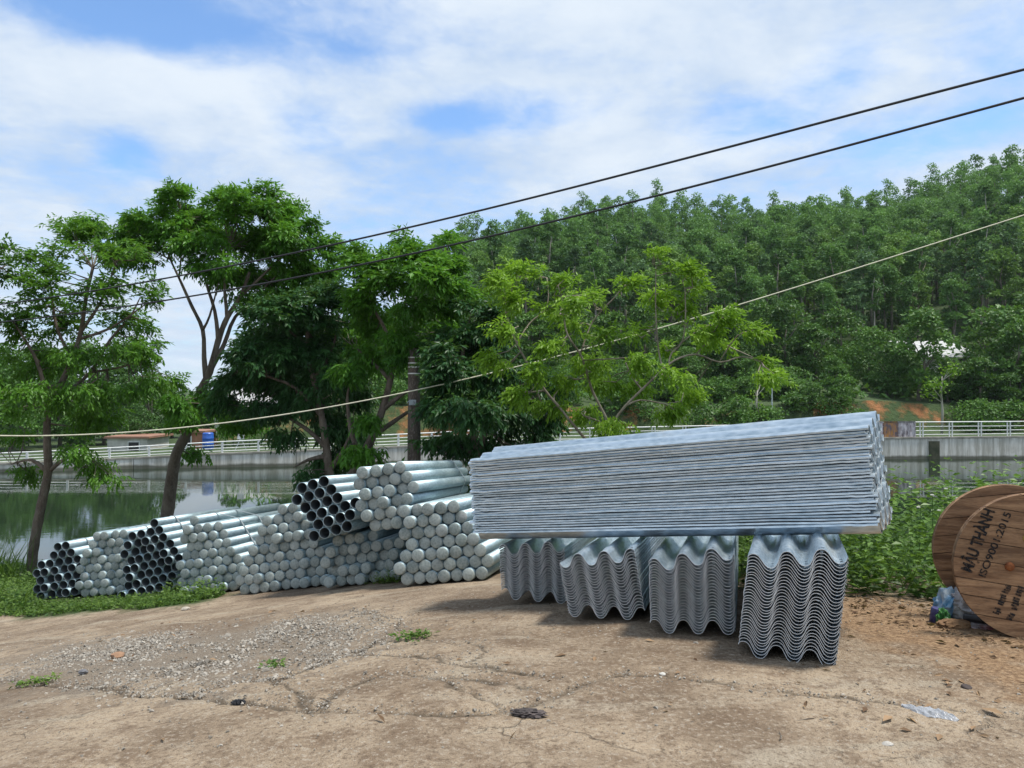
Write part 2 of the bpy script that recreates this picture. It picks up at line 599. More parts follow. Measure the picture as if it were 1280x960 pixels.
def build_ground():
    a_f = np.radians(np.linspace(-41, 41, 480))
    a_c = np.radians(np.linspace(41, 319, 46)[1:-1])
    ang = np.concatenate([a_f, a_c])
    r_f = 1.3 * (20.0 / 1.3) ** np.linspace(0, 1, 360)
    r_c = 20.0 * (900 / 20.0) ** np.linspace(0, 1, 34)[1:]
    rad = np.concatenate([[0.02, 0.6], r_f, r_c])
    A, Rr = np.meshgrid(ang, rad)
    x, y = (np.sin(A) * Rr).ravel(), (np.cos(A) * Rr).ravel()
    z = ground_base(x, y)
    near = Rr.ravel() < 22
    z = z + np.where(near, (vnoise(x, y, .8, 3) - .5) * .07 + (vnoise(x, y, 5, 9, 3) - .5) * .016, 0)
    crack = np.zeros_like(x)
    wob = (vnoise(x, y, 9, 71, 3) - .5) * .10
    for poly, w, dep in CRACKS:
        w, dep = w * CRACK_W, dep * 1.3
        pl = gpoly(poly)
        ds = seg_dist(x + wob, y + wob * .6, pl)
        k = np.exp(-(ds / w) ** 2) * (0.35 + 0.9 * vnoise(x, y, 6, 33, 2))
        z -= dep * k
        crack = np.maximum(crack, np.clip(k, 0, 1))
    wx, wy = x + (vnoise(x, y, 1.3, 41) - .5) * .9, y + (vnoise(x, y, 1.3, 51) - .5) * .9

    def mask(px_poly, soft):
        pl = gpoly(px_poly)
        ds = seg_dist(wx, wy, pl + pl[:1])
        s = np.where(in_poly(wx, wy, pl), ds, -ds)
        return np.clip(s / soft * .5 + .5, 0, 1)
    gravel = mask(GRAVEL_PX, 1.1)
    grass = mask(GRASS_PX, .5)
    soil = mask(SOIL_PX, .6)
    z -= gravel * .02
    past = np.clip((y - np.interp(x, EDGE[:, 0], EDGE[:, 1]) + 1.2) / 1.5, 0, 1)
    grass = np.maximum(grass, past * near)
    grass = np.maximum(grass, np.where(near, 0, np.clip(vnoise(x, y, .05, 5), 0, 1)))
    V = np.stack([x, y, z], 1)
    na, nr = len(ang), len(rad)
    i, j = np.meshgrid(np.arange(nr - 1), np.arange(na), indexing='ij')
    j2 = (j + 1) % na
    Fq = np.stack([i * na + j, i * na + j2, (i + 1) * na + j2, (i + 1) * na + j], -1).reshape(-1, 4)[:, ::-1]
    m, t, b, out = new_mat('broken_concrete_ground')
    geo = t.n('ShaderNodeNewGeometry')
    pos = geo.outputs['Position']
    n1 = t.noise(pos, 0.9, 9, 0.65, 0.4)
    n2 = t.noise(pos, 5.5, 8, 0.7)
    n3 = t.noise(pos, 38.0, 5, 0.7)
    n4 = t.noise(pos, 170.0, 3, 0.6)
    mp = t.n('ShaderNodeMapping')
    mp.inputs['Scale'].default_value = (0.6, 2.2, 1)
    mp.inputs['Rotation'].default_value = (0, 0, .25)
    t.link(pos, mp.inputs[0])
    n5 = t.noise(mp.outputs[0], 1.5, 6, 0.65, .6)
    c = t.mix(t.smooth(n1, .34, .66), (0.172, 0.122, 0.080), (0.41, 0.322, 0.225))
    c = t.mix(t.smooth(n5, .52, .66, 0, .9), c, (0.37, 0.31, 0.23))
    c = t.mix(t.smooth(n2, .47, .64, 0, .75), c, (0.175, 0.120, 0.077))
    c = t.mix(t.smooth(n3, .53, .64, 0, .7), c, (0.42, 0.36, 0.285))
    c = t.mix(t.smooth(n3, .47, .36, 0, .7), c, (0.12, 0.085, 0.058))
    c = t.mix(t.smooth(n4, .54, .64, 0, .65), c, (0.09, 0.065, 0.046))
    # hairline cracks in the worn concrete
    dv = t.vmath('ADD', pos, None)
    nv = t.n('ShaderNodeTexNoise')
    nv.inputs['Scale'].default_value = 3.0
    nv.inputs['Detail'].default_value = 5.0
    t.link(pos, nv.inputs['Vector'])
    sv = t.vmath('SCALE', nv.outputs['Color'])
    sv.inputs['Scale'].default_value = .55
    t.link(sv.outputs[0], dv.inputs[1])
    vor = t.n('ShaderNodeTexVoronoi', feature='DISTANCE_TO_EDGE')
    vor.inputs['Scale'].default_value = .85
    t.link(dv.outputs[0], vor.inputs['Vector'])
    hair = t.math('MULTIPLY', t.smooth(vor.outputs['Distance'], .002, .010, 1.0, 0.0), t.smooth(n1, .50, .62))
    c = t.mix(t.math('MULTIPLY', hair, .42), c, (0.05, 0.037, 0.026))
    at = {}
    for nm in ('gravel', 'grass', 'soil', 'crack'):
        at[nm] = t.n('ShaderNodeAttribute', attribute_name=nm).outputs['Fac']
    sm = t.smooth(t.math('ADD', at['soil'], t.math('MULTIPLY', t.math('SUBTRACT', n2, .5), .9)), .3, .8)
    soilc = t.mix(t.smooth(n3, .35, .65), (0.16, 0.095, 0.052), (0.35, 0.235, 0.135))
    c = t.mix(sm, c, soilc)
    gm = t.smooth(t.math('ADD', at['gravel'], t.math('MULTIPLY', t.math('SUBTRACT', n2, .5), 1.1)), .35, .75)
    gc = t.mix(t.smooth(n4, .35, .65), (0.105, 0.082, 0.058), (0.30, 0.25, 0.195))
    c = t.mix(gm, c, gc)
    vm = t.smooth(t.math('ADD', at['grass'], t.math('MULTIPLY', t.math('SUBTRACT', n2, .5), .8)), .35, .75)
    vc = t.mix(n3, (0.025, 0.042, 0.014), (0.085, 0.115, 0.035))
    c = t.mix(vm, c, vc)
    c = t.mix(t.smooth(at['crack'], .25, .85, 0, .78), c, (0.075, 0.058, 0.04))
    t.link(c, b.inputs['Base Color'])
    t.link(t.math('ADD', t.math('MULTIPLY', n2, .2), .78), b.inputs['Roughness'])
    b.inputs['Specular IOR Level'].default_value = 0.25
    bp = t.n('ShaderNodeBump')
    bp.inputs['Strength'].default_value = 0.9
    bp.inputs['Distance'].default_value = 0.02
    h = t.math('ADD', t.math('SUBTRACT', t.math('MULTIPLY', n3, .9), t.math('MULTIPLY', hair, .8)), t.math('ADD', t.math('MULTIPLY', n4, .35), t.math('MULTIPLY', n2, 1.2)))
    t.link(h, bp.inputs['Height'])
    t.link(bp.outputs[0], b.inputs['Normal'])
    me = np_mesh('ground', V, Fq, m, True, point_attr={'gravel': gravel, 'grass': grass, 'soil': soil, 'crack': crack})
    o = link('ground', me)
    tag(o, kind='structure')
    return V


build_ground()

# ------------------------------------------------------------------ far bank line (pixel: waterline, wall top, rail top)
BANK = [(-420, 596, 587, 575), (-150, 592, 582, 570), (0, 590, 580, 567), (100, 588, 575, 562), (160, 586, 572, 559), (300, 584, 565, 551),
        (400, 582, 562, 548), (600, 578, 553, 538), (760, 577, 551, 535), (900, 576, 549, 532), (1100, 574, 547, 528),
        (1280, 573, 545, 527), (1500, 572, 543, 524), (1900, 571, 541, 522)]
BX, BY, BTOP, BRAIL = [], [], [], []
for px, yw, yt, yr in BANK:
    d = 4.1 * F_PX / (yw - HORIZON)
    q = P(px, yt, d)
    BX.append(q.x); BY.append(d); BTOP.append(q.z); BRAIL.append(P(px, yr, d).z)
BX, BY, BTOP, BRAIL = map(np.array, (BX, BY, BTOP, BRAIL))
bank_y = lambda x: np.interp(x, BX, BY)
bank_top = lambda x: np.interp(x, BX, BTOP)
bank_rail = lambda x: np.interp(x, BX, BRAIL)

RIDGE = [(-900, -1.0), (100, -1.0), (330, 1.0), (450, 9.0), (570, 21.0), (640, 23.5), (740, 27.5), (830, 29), (860, 26.5), (960, 26.5), (1060, 29.5),
         (1130, 31), (1200, 34), (1280, 38), (1500, 46), (2200, 50)]
RX = np.array([(p - 640) / F_PX * 150 for p, _ in RIDGE])
RZ = np.array([z for _, z in RIDGE]) + CAMZ


def hill_z(x, y):
    x = np.asarray(x, float); y = np.asarray(y, float)
    by, bt = bank_y(x), bank_top(x)
    s = y - by
    z = bt - 0.06
    cut = np.clip((x + 22) / 6, 0, 1)
    h1 = 1.9 * cut * (0.75 + .5 * vnoise(x, y * 0, .15, 4, 2))
    z = z + h1 * np.clip((s - 7.5) / 1.3, 0, 1)
    z = z + np.clip(s - 8.8, 0, 14) * 0.17 * cut
    u = np.clip((y - 70) / 80.0, 0, 1)
    rz = np.interp(x / np.maximum(y, 30) * 150, RX, RZ)
    z70 = z
    zz = z70 + (rz - z70) * (u ** 0.95)
    zz = np.where(y > 150, rz - (y - 150) * .10, zz)
    zz = zz + (vnoise(x, y, .06, 21) - .5) * 2.2 * np.clip((s - 10) / 10, 0, 1) * cut
    return zz


def build_far_ground():
    xs = np.concatenate([np.linspace(-420, -70, 20), np.linspace(-66, 120, 130), np.linspace(126, 500, 22)])
    ss = np.concatenate([[0.12, 2, 4, 6, 7.2, 7.6, 8.0, 8.4, 8.8, 9.2], np.linspace(10, 60, 26), np.linspace(64, 130, 24), np.linspace(140, 800, 12)])
    X, S = np.meshgrid(xs, ss)
    Y = bank_y(X) + S
    Z = hill_z(X.ravel(), Y.ravel())
    V = np.stack([X.ravel(), Y.ravel(), Z], 1)
    na, nr = len(xs), len(ss)
    i, j = np.meshgrid(np.arange(nr - 1), np.arange(na - 1), indexing='ij')
    Fq = np.stack([i * na + j, i * na + j + 1, (i + 1) * na + j + 1, (i + 1) * na + j], -1).reshape(-1, 4)
    m, t, b, out = new_mat('hillside_soil')
    geo = t.n('ShaderNodeNewGeometry')
    pos = geo.outputs['Position']
    n1 = t.noise(pos, 0.25, 7, 0.65)
    n2 = t.noise(pos, 1.7, 6, 0.65)
    sep = t.n('ShaderNodeSeparateXYZ')
    t.link(geo.outputs['Normal'], sep.inputs[0])
    steep = t.smooth(sep.outputs[2], 0.90, 0.66)
    green = t.mix(n2, (0.022, 0.042, 0.014), (0.07, 0.115, 0.032))
    red = t.mix(n2, (0.23, 0.088, 0.03), (0.43, 0.19, 0.075))
    f = t.math('MULTIPLY', steep, t.smooth(n1, .50, .62))
    f = t.math('MAXIMUM', f, t.smooth(n1, .66, .76, 0, .45))
    t.link(t.mix(f, green, red), b.inputs['Base Color'])
    b.inputs['Roughness'].default_value = .95
    bp = t.n('ShaderNodeBump')
    bp.inputs['Strength'].default_value = .8
    bp.inputs['Distance'].default_value = .3
    t.link(n2, bp.inputs['Height'])
    t.link(bp.outputs[0], b.inputs['Normal'])
    tag(link('hillside', np_mesh('hillside', V, Fq, m, False)), kind='structure')


build_far_ground()


def build_water():
    m, t, b, out = new_mat('pond_water')
    geo = t.n('ShaderNodeNewGeometry')
    pos = geo.outputs['Position']
    b.inputs['Base Color'].default_value = (0.016, 0.028, 0.016, 1)
    b.inputs['Roughness'].default_value = 0.012
    b.inputs['IOR'].default_value = 1.333
    b.inputs['Specular IOR Level'].default_value = 0.95
    mp = t.n('ShaderNodeMapping')
    mp.inputs['Scale'].default_value = (.55, 1.5, 1)
    t.link(pos, mp.inputs[0])
    bp = t.n('ShaderNodeBump')
    bp.inputs['Strength'].default_value = 0.045
    bp.inputs['Distance'].default_value = 0.05
    patch = t.smooth(t.noise(pos, .11, 3, .5), .40, .66, .2, 1.0)
    h = t.math('MULTIPLY', t.noise(mp.outputs[0], 2.6, 4, .55, .3), patch)
    t.link(h, bp.inputs['Height'])
    t.link(bp.outputs[0], b.inputs['Normal'])
    xs = np.concatenate([np.linspace(-420, -70, 14), np.linspace(-60, 120, 60), np.linspace(130, 500, 14)])
    V, Fq = [], []
    for x in xs:
        V += [(x, 6.0, WATER_Z), (x, float(bank_y(x)) + .05, WATER_Z)]
    for k in range(len(xs) - 1):
        Fq.append((2 * k, 2 * k + 2, 2 * k + 3, 2 * k + 1))
    tag(link('pond', np_mesh('pond', V, Fq, m)), kind='structure')


build_water()

# ------------------------------------------------------------------ retaining wall and railing on the far bank
def build_wall():
    root = empty('retaining_wall', (0, 46, WATER_Z), 'long stained concrete retaining wall rising from the far side of the pond', 'wall')
    x = -70.0
    base = Vector((0, 46, WATER_Z))
    while x < 95:
        w = 4.15
        x1 = x + w
        a = Vector((x + .012, bank_y(x + .012), 0)); c = Vector((x1 - .012, bank_y(x1 - .012), 0))
        za, zc = bank_top(x), bank_top(x1)
        nrm = Vector((-(c - a).y, (c - a).x, 0)).normalized() * .35
        z0 = WATER_Z - 1.2
        off = random.uniform(-.012, .012)
        fr = Vector((0, off, 0))
        vs = [a + fr, c + fr, c + nrm, a + nrm]
        lo = [Vector((q.x, q.y, z0)) - base for q in vs]
        hi = [Vector((q.x, q.y, (za, zc, zc, za)[k] - .09)) - base for k, q in enumerate(vs)]
        MB().add(lo + hi, [(0, 1, 5, 4), (1, 2, 6, 5), (2, 3, 7, 6), (3, 0, 4, 7), (4, 5, 6, 7)]).build('wall_panel', M['concrete_wall'], root)
        # coping slab on top, a little proud
        f = Vector((0, -.05, 0)); bk = nrm + Vector((0, .04, 0))
        vs = [a + f, c + f, c + bk, a + bk]
        lo = [Vector((q.x, q.y, (za, zc, zc, za)[k] - .088)) - base for k, q in enumerate(vs)]
        hi = [Vector((q.x, q.y, (za, zc, zc, za)[k])) - base for k, q in enumerate(vs)]
        MB().add(lo + hi, [(0, 1, 5, 4), (1, 2, 6, 5), (2, 3, 7, 6), (3, 0, 4, 7), (4, 5, 6, 7), (3, 2, 1, 0)]).build('coping', M['coping'], root)
        x = x1
    # overflow slot in the wall
    q0, q1 = P(1157, 551, 46.9), P(1170, 551, 46.9)
    MB().box(Vector(((q0.x + q1.x) / 2, bank_y(q0.x) - .02, (q0.z + WATER_Z) / 2)) - base, (q1.x - q0.x, .08, q0.z - WATER_Z)).build('overflow_slot', rough_mat('mossy_slot', (0.035, 0.045, 0.022), (0.10, 0.095, 0.06), 2.5, .95), root)
    # railing
    rr = empty('white_railing', (0, 46, WATER_Z), 'white painted metal railing along the top of the pond wall', 'railing')
    path = np.arange(-66, 92, 1.86)
    for k, x in enumerate(path):
        y, z0, z1 = float(bank_y(x)) + .15, float(bank_top(x)), float(bank_rail(x))
        mb = MB()
        pair = x > 4
        for dx in ((-.09, .09) if pair else (0,)):
            mb.box(Vector((x + dx, y, (z0 + z1) / 2)) - base, ((.055 if pair else .11), .06, z1 - z0))
        mb.build('post', M['white_paint'], rr)
    for lv in range(4):
        f = (1.0, .70, .42, .16)[lv]
        for k in range(0, len(path) - 1, 6):
            seg = path[k:k + 7]
            pts = [Vector((x, float(bank_y(x)) + .15, float(bank_top(x)) + (float(bank_rail(x)) - float(bank_top(x))) * f)) - base for x in seg]
            MB().tube(pts, .036 if lv == 0 else .026, 6).build('rail', M['white_paint'], rr)


build_wall()


# ------------------------------------------------------------------ foliage helpers
def leaves_arrays(pos, dirs, nrm, length, width, tint):
    """diamond leaves, one quad each, creased by lifting the base and tip"""
    n = len(pos)
    dirs = dirs / np.linalg.norm(dirs, axis=1, keepdims=True)
    side = np.cross(dirs, nrm)
    side /= np.linalg.norm(side, axis=1, keepdims=True) + 1e-9
    up = np.cross(side, dirs)
    L, Wd = length[:, None], width[:, None]
    V = np.empty((n, 4, 3))
    V[:, 0] = pos
    V[:, 1] = pos + dirs * L * .42 + side * Wd * .5 + up * L * .05
    V[:, 2] = pos + dirs * L - up * L * .10
    V[:, 3] = pos + dirs * L * .42 - side * Wd * .5 + up * L * .05
    F_ = np.arange(n * 4).reshape(n, 4)
    return V.reshape(-1, 3), F_, tint


def unit(v):
    return v / (np.linalg.norm(v, axis=1, keepdims=True) + 1e-9)


def sprigs(points, outward, n_leaf, leaf_len, rachis, rng, tint0, droop=.5):
    """each point carries a sprig of n_leaf leaflets along a short drooping stalk"""
    n = len(points)
    ax = unit(outward + rng.normal(0, .55, (n, 3)) + np.array([0, 0, -.12]))
    lat = unit(np.cross(ax, rng.normal(0, 1, (n, 3))))
    lat[:, 2] *= .35
    lat = unit(lat)
    pos, dirs, nrm, ln, tn = [], [], [], [], []
    for k in range(n_leaf):
        f = (k + .6) / n_leaf
        sgn = 1 if k % 2 else -1
        p = points + ax * (rachis * f) + np.array([0, 0, -1]) * (rachis * .35 * f * f)
        d = ax * (.45 + .6 * f) + lat * sgn * (1.0 - .45 * f) + np.array([0, 0, -droop]) + rng.normal(0, .2, (n, 3))
        pos.append(p); dirs.append(d)
        nrm.append(np.array([0, 0, 1.0]) + rng.normal(0, .45, (n, 3)))
        ln.append(leaf_len * rng.uniform(.7, 1.25, n))
        tn.append(tint0 + rng.normal(0, .10, n))
    pos, dirs, nrm = np.concatenate(pos), np.concatenate(dirs), np.concatenate(nrm)
    ln, tn = np.concatenate(ln), np.clip(np.concatenate(tn), 0, 1)
    return pos, dirs, nrm, ln, tn


def px_tree(name, label, d, trunk, limbs, blobs, leaf, r0=.11, r1=.03, leaf_len=.13, dens=1.0, base_px=None, bark='bark', seed=1, droop=.5, wid=.40, tint_mid=.5):
    """a near tree: trunk and limbs traced at their distance, crown built of leaf clumps in depth"""
    rng = np.random.default_rng(seed)
    rnd = random.Random(seed)
    sc = d / F_PX
    # depth offset per limb so that the crown is a real volume
    tp = [P(x, y, d) for x, y in trunk]
    b0 = tp[0].copy()
    b0.z = gz(b0.x, b0.y) - .12
    if tp[0].z - b0.z > .1:
        tp = [b0] + tp
    else:
        tp[0].z = min(tp[0].z, b0.z)
    base = Vector((tp[0].x, tp[0].y, b0.z + .12))
    root = empty(name, base, label, 'tree')
    mb = MB()

    def smoothed(pts, n=4):
        out = []
        for i in range(len(pts) - 1):
            p0, p1, p2, p3 = pts[max(i - 1, 0)], pts[i], pts[i + 1], pts[min(i + 2, len(pts) - 1)]
            for k in range(n):
                t = k / n
                out.append(.5 * ((2 * p1) + (p2 - p0) * t + (2 * p0 - 5 * p1 + 4 * p2 - p3) * t * t + (3 * p1 - p0 - 3 * p2 + p3) * t ** 3))
        out.append(pts[-1])
        return out
    sp = smoothed(tp)
    nodes = []

    def add_limb(pts, ra, rb, n=8):
        rr = [(ra + (rb - ra) * k / (len(pts) - 1)) * rnd.uniform(.93, 1.07) for k in range(len(pts))]
        mb.tube([p - base for p in pts], rr, n)
        for p, r in zip(pts, rr):
            nodes.append((p, r))
    rr0 = r0 * 1.18
    add_limb(sp, rr0, r1, 10)
    mb.tube([sp[0] - base, sp[0] - base + Vector((0, 0, .18))], [rr0 * 1.6, rr0], 10)
    for lm in limbs:
        pts3 = [P(x, y, d) for x, y in lm]
        q = min(nodes, key=lambda nd: (nd[0] - pts3[0]).length)
        dep = rnd.uniform(-1, 1) * .28 * (pts3[-1] - pts3[0]).length
        v = [q[0] + (pts3[0] - q[0]) * .15]
        for k in range(1, len(pts3)):
            v.append(pts3[k] + Vector((0, dep * k / (len(pts3) - 1), 0)))
        add_limb(smoothed(v, 3), min(q[1] * .8, r0 * .62), max(.009, r1 * .35), 7)
    fixed = list(nodes)
    posA, outA, tintA = [], [], []
    crown_c = Vector((0, 0, 0))
    tot = 0
    for bx, by, rx, ry in blobs:
        crown_c += P(bx, by, d) * (rx * ry); tot += rx * ry
    crown_c /= tot
    for bi, (bx, by, rx, ry) in enumerate(blobs):
        near = min(fixed, key=lambda nd: ((nd[0] - P(bx, by, d)).x ** 2 + (nd[0] - P(bx, by, d)).z ** 2))
        c = P(bx, by, d)
        c.y = near[0].y + rng.normal(0, .45) + (rng.uniform(-1, 1) * .5)
        k_ = c.y / d                                     # keep the clump at its place in the picture plane's direction, at its own depth
        c = P(bx, by, c.y)
        ex, ez = rx * sc * k_, ry * sc * k_
        ey = max(.35, (ex + ez) * .5)
        n_cl = max(3, int(round(rx * ry / 95.0)))
        centers = unit(rng.normal(0, 1, (n_cl, 3))) * (rng.random((n_cl, 1)) ** .45)
        centers = centers * np.array([ex, ey, ez]) * .88 + np.array(c)
        for cc in centers:
            cv = Vector(cc)
            q = min(fixed, key=lambda nd: (nd[0] - cv).length - nd[1] * 2)
            mid = (q[0] + cv) / 2 + Vector((rnd.uniform(-.1, .1), rnd.uniform(-.1, .1), rnd.uniform(-.12, .05)))
            mb.tube([q[0] - base, mid - base, cv - base], [min(.018, q[1] * .6), .010, .004], 4, False)
            area = math.pi * ex * ez / n_cl
            ns = max(4, int(area * 150 * dens * (.13 / leaf_len) ** 2 * rng.uniform(.7, 1.3)))
            rc = math.sqrt(area) * .62 + .05
            o = unit(rng.normal(0, 1, (ns, 3)))
            pp = cc + o * rng.random((ns, 1)) ** .6 * np.array([rc * 1.15, rc * 1.1, rc * .62])
            out = unit(pp - cc + (pp - np.array(crown_c)) * .25)
            posA.append(pp); outA.append(out)
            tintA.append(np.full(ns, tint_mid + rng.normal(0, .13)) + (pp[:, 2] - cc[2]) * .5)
    pos, out, ti = np.concatenate(posA), np.concatenate(outA), np.concatenate(tintA)
    n_l = 7
    p_, d_, n_, l_, t_ = sprigs(pos, out, n_l, leaf_len, leaf_len * 1.9, rng, 0, droop)
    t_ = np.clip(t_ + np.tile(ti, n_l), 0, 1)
    V, Fc, t_ = leaves_arrays(p_ - np.array(base), d_, n_, l_, l_ * wid, t_)
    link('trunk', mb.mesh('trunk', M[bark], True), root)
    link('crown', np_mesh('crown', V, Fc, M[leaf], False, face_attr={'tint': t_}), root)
    return root


px_tree('open_tree', 'open-crowned tree with layered mid-green leaves beside the end of the post stacks', 15.2,
        [(40, 706), (44, 672), (52, 630), (60, 590), (59, 555), (60, 520), (74, 485), (90, 450), (101, 415), (108, 370), (116, 335)],
        [[(59, 530), (58, 490), (48, 450), (32, 420), (20, 400)], [(60, 520), (84, 490), (112, 465), (135, 425), (160, 395), (172, 370)],
         [(90, 450), (70, 410), (62, 370), (58, 345)], [(101, 415), (130, 380), (150, 345), (160, 330)], [(60, 590), (40, 575), (15, 580)],
         [(60, 590), (85, 572), (112, 572)], [(100, 420), (140, 410), (185, 380)], [(74, 485), (50, 480), (22, 490)], [(112, 465), (150, 460), (190, 450)]],
        [(112, 288, 50, 14), (70, 325, 42, 20), (145, 318, 50, 20), (95, 300, 30, 14), (192, 366, 24, 16), (52, 372, 45, 22), (125, 360, 48, 22), (30, 412, 36, 20), (90, 400, 50, 22),
         (158, 400, 42, 22), (180, 440, 38, 20), (45, 450, 45, 24), (120, 445, 45, 22), (30, 495, 40, 22), (95, 490, 48, 20), (160, 480, 44, 18),
         (120, 520, 55, 16), (205, 470, 24, 12), (20, 540, 28, 12), (24, 592, 30, 10), (118, 580, 30, 15), (90, 558, 34, 10), (130, 598, 14, 10), (58, 345, 28, 14)],
        'leaf_mid', .09, .028, .105, 1.05, seed=3)
px_tree('edge_tree', 'tree reaching in from the pond side with sparse sprays of small leaves', 14.4,
        [(-95, 720), (-88, 640), (-80, 560), (-70, 480), (-60, 420), (-50, 370)],
        [[(-70, 480), (-40, 420), (-15, 395), (10, 380)], [(-60, 420), (-30, 370), (0, 345), (20, 335)], [(-50, 380), (-30, 330), (-5, 310)], [(-80, 560), (-40, 540), (0, 530)]],
        [(2, 312, 18, 12), (8, 345, 22, 12), (-35, 330, 35, 24), (-60, 380, 45, 30), (0, 388, 24, 10), (-40, 430, 40, 22), (-20, 470, 30, 16), (-80, 320, 40, 30)],
        'leaf_mid', .10, .03, .108, 1.3, seed=5)
px_tree('tall_tree', 'tallest pondside tree with bare forking limbs under a bright green top', 17.3,
        [(206, 668), (210, 636), (216, 590), (221, 566), (232, 545), (244, 520), (250, 490), (262, 465), (273, 425), (284, 397), (300, 372), (312, 340)],
        [[(250, 470), (254, 447), (251, 412), (236, 382), (219, 347), (206, 322), (196, 300)], [(273, 425), (266, 388), (252, 350), (246, 325)],
         [(262, 465), (278, 430), (290, 395), (322, 360), (345, 335)], [(236, 540), (262, 520), (285, 500), (310, 488)], [(284, 397), (282, 350), (290, 310)],
         [(219, 347), (224, 320), (226, 270)], [(251, 412), (262, 395), (274, 350)], [(300, 372), (340, 330), (372, 300)], [(206, 322), (170, 300), (135, 285)]],
        [(222, 246, 26, 14), (186, 282, 42, 20), (128, 280, 30, 14), (160, 300, 30, 14), (245, 272, 46, 26), (300, 262, 44, 24), (345, 262, 36, 20), (362, 292, 36, 24), (282, 298, 52, 22),
         (325, 315, 52, 24), (372, 330, 38, 26), (345, 352, 48, 24), (396, 345, 24, 26), (318, 375, 30, 14), (240, 305, 40, 14), (205, 310, 26, 10),
         (236, 522, 28, 12), (275, 505, 34, 14), (300, 520, 30, 14), (240, 560, 18, 7), (256, 490, 24, 10), (215, 500, 24, 12), (270, 330, 40, 12), (215, 285, 34, 16), (300, 345, 40, 16), (405, 310, 18, 20), (330, 290, 40, 20), (170, 320, 30, 14), (275, 250, 30, 12), (330, 243, 30, 10), (365, 262, 22, 12)],
        'leaf_fresh', .135, .035, .118, 2.3, seed=8, tint_mid=.52)
px_tree('dense_tree', 'dense dark-leaved tree hanging low over the middle post stacks', 15.4,
        [(415, 640), (412, 600), (408, 560), (402, 520), (392, 475), (384, 430), (388, 390)],
        [[(408, 560), (385, 540), (350, 520), (310, 505)], [(402, 520), (370, 485), (335, 470), (305, 455)], [(392, 475), (415, 440), (425, 400)],
         [(384, 430), (355, 410), (330, 395)], [(408, 570), (385, 575), (365, 585)], [(412, 590), (430, 560), (440, 535)]],
        [(340, 420, 48, 30), (388, 395, 42, 32), (405, 365, 30, 24), (400, 445, 42, 30), (345, 468, 55, 24), (322, 445, 34, 22), (385, 492, 44, 22), (335, 505, 48, 14),
         (296, 498, 26, 12), (400, 528, 34, 18), (432, 545, 26, 20), (395, 566, 30, 9), (372, 592, 24, 6), (425, 580, 20, 10), (425, 420, 22, 26), (360, 540, 30, 8), (365, 440, 46, 34), (420, 480, 30, 28), (300, 470, 26, 16), (350, 395, 40, 20), (445, 500, 20, 22)],
        'leaf_dark', .10, .03, .122, 2.7, seed=12, droop=.7, tint_mid=.5)
px_tree('leaning_tree', 'leaning forked tree with leafy crown around the utility pole', 14.6,
        [(425, 640), (437, 602), (452, 573), (466, 545), (478, 512), (488, 475), (494, 440), (500, 400), (510, 370)],
        [[(466, 548), (490, 528), (515, 512), (545, 505)], [(478, 512), (500, 495), (522, 480), (548, 462)], [(494, 440), (475, 400), (455, 370), (445, 345)],
         [(500, 400), (525, 370), (545, 345)], [(488, 475), (462, 450), (445, 435)], [(452, 573), (440, 540), (436, 500), (440, 480)]],
        [(448, 316, 26, 15), (475, 332, 38, 20), (520, 320, 34, 18), (552, 332, 34, 22), (530, 352, 48, 20), (485, 360, 36, 18), (452, 365, 34, 24), (565, 372, 26, 22), (520, 388, 42, 14),
         (446, 415, 30, 24), (478, 400, 30, 18), (445, 460, 24, 18), (548, 415, 34, 20), (470, 440, 22, 18), (455, 560, 28, 12), (480, 585, 34, 8), (455, 520, 18, 10), (515, 418, 40, 16), (540, 440, 22, 12), (500, 445, 14, 12), (560, 300, 16, 8), (500, 305, 20, 10)],
        'leaf_fresh', .10, .028, .118, 2.7, seed=17, tint_mid=.42)
px_tree('drooping_tree', 'dark drooping tree filling the gap between utility pole and beam stack', 13.6,
        [(612, 660), (606, 610), (598, 570), (590, 530), (582, 490), (578, 450), (582, 420)],
        [[(598, 570), (615, 520), (640, 495), (665, 500), (685, 520)], [(590, 530), (560, 510), (548, 490)], [(598, 570), (575, 560), (556, 565)],
         [(582, 490), (610, 460), (625, 435)], [(606, 610), (590, 590), (575, 595)]],
        [(572, 430, 36, 26), (612, 425, 30, 26), (600, 392, 26, 18), (565, 475, 32, 26), (612, 470, 36, 24), (645, 465, 28, 24), (590, 515, 44, 24), (660, 505, 28, 22), (630, 515, 24, 18),
         (560, 550, 30, 18), (655, 540, 32, 12), (574, 595, 20, 14), (640, 560, 12, 6), (596, 548, 26, 14), (548, 515, 22, 22), (560, 455, 30, 24), (630, 500, 30, 24), (690, 480, 22, 18), (600, 450, 30, 26), (680, 520, 20, 16), (578, 622, 14, 8)],
        'leaf_dark', .09, .028, .118, 2.7, seed=23, droop=.75, tint_mid=.42)
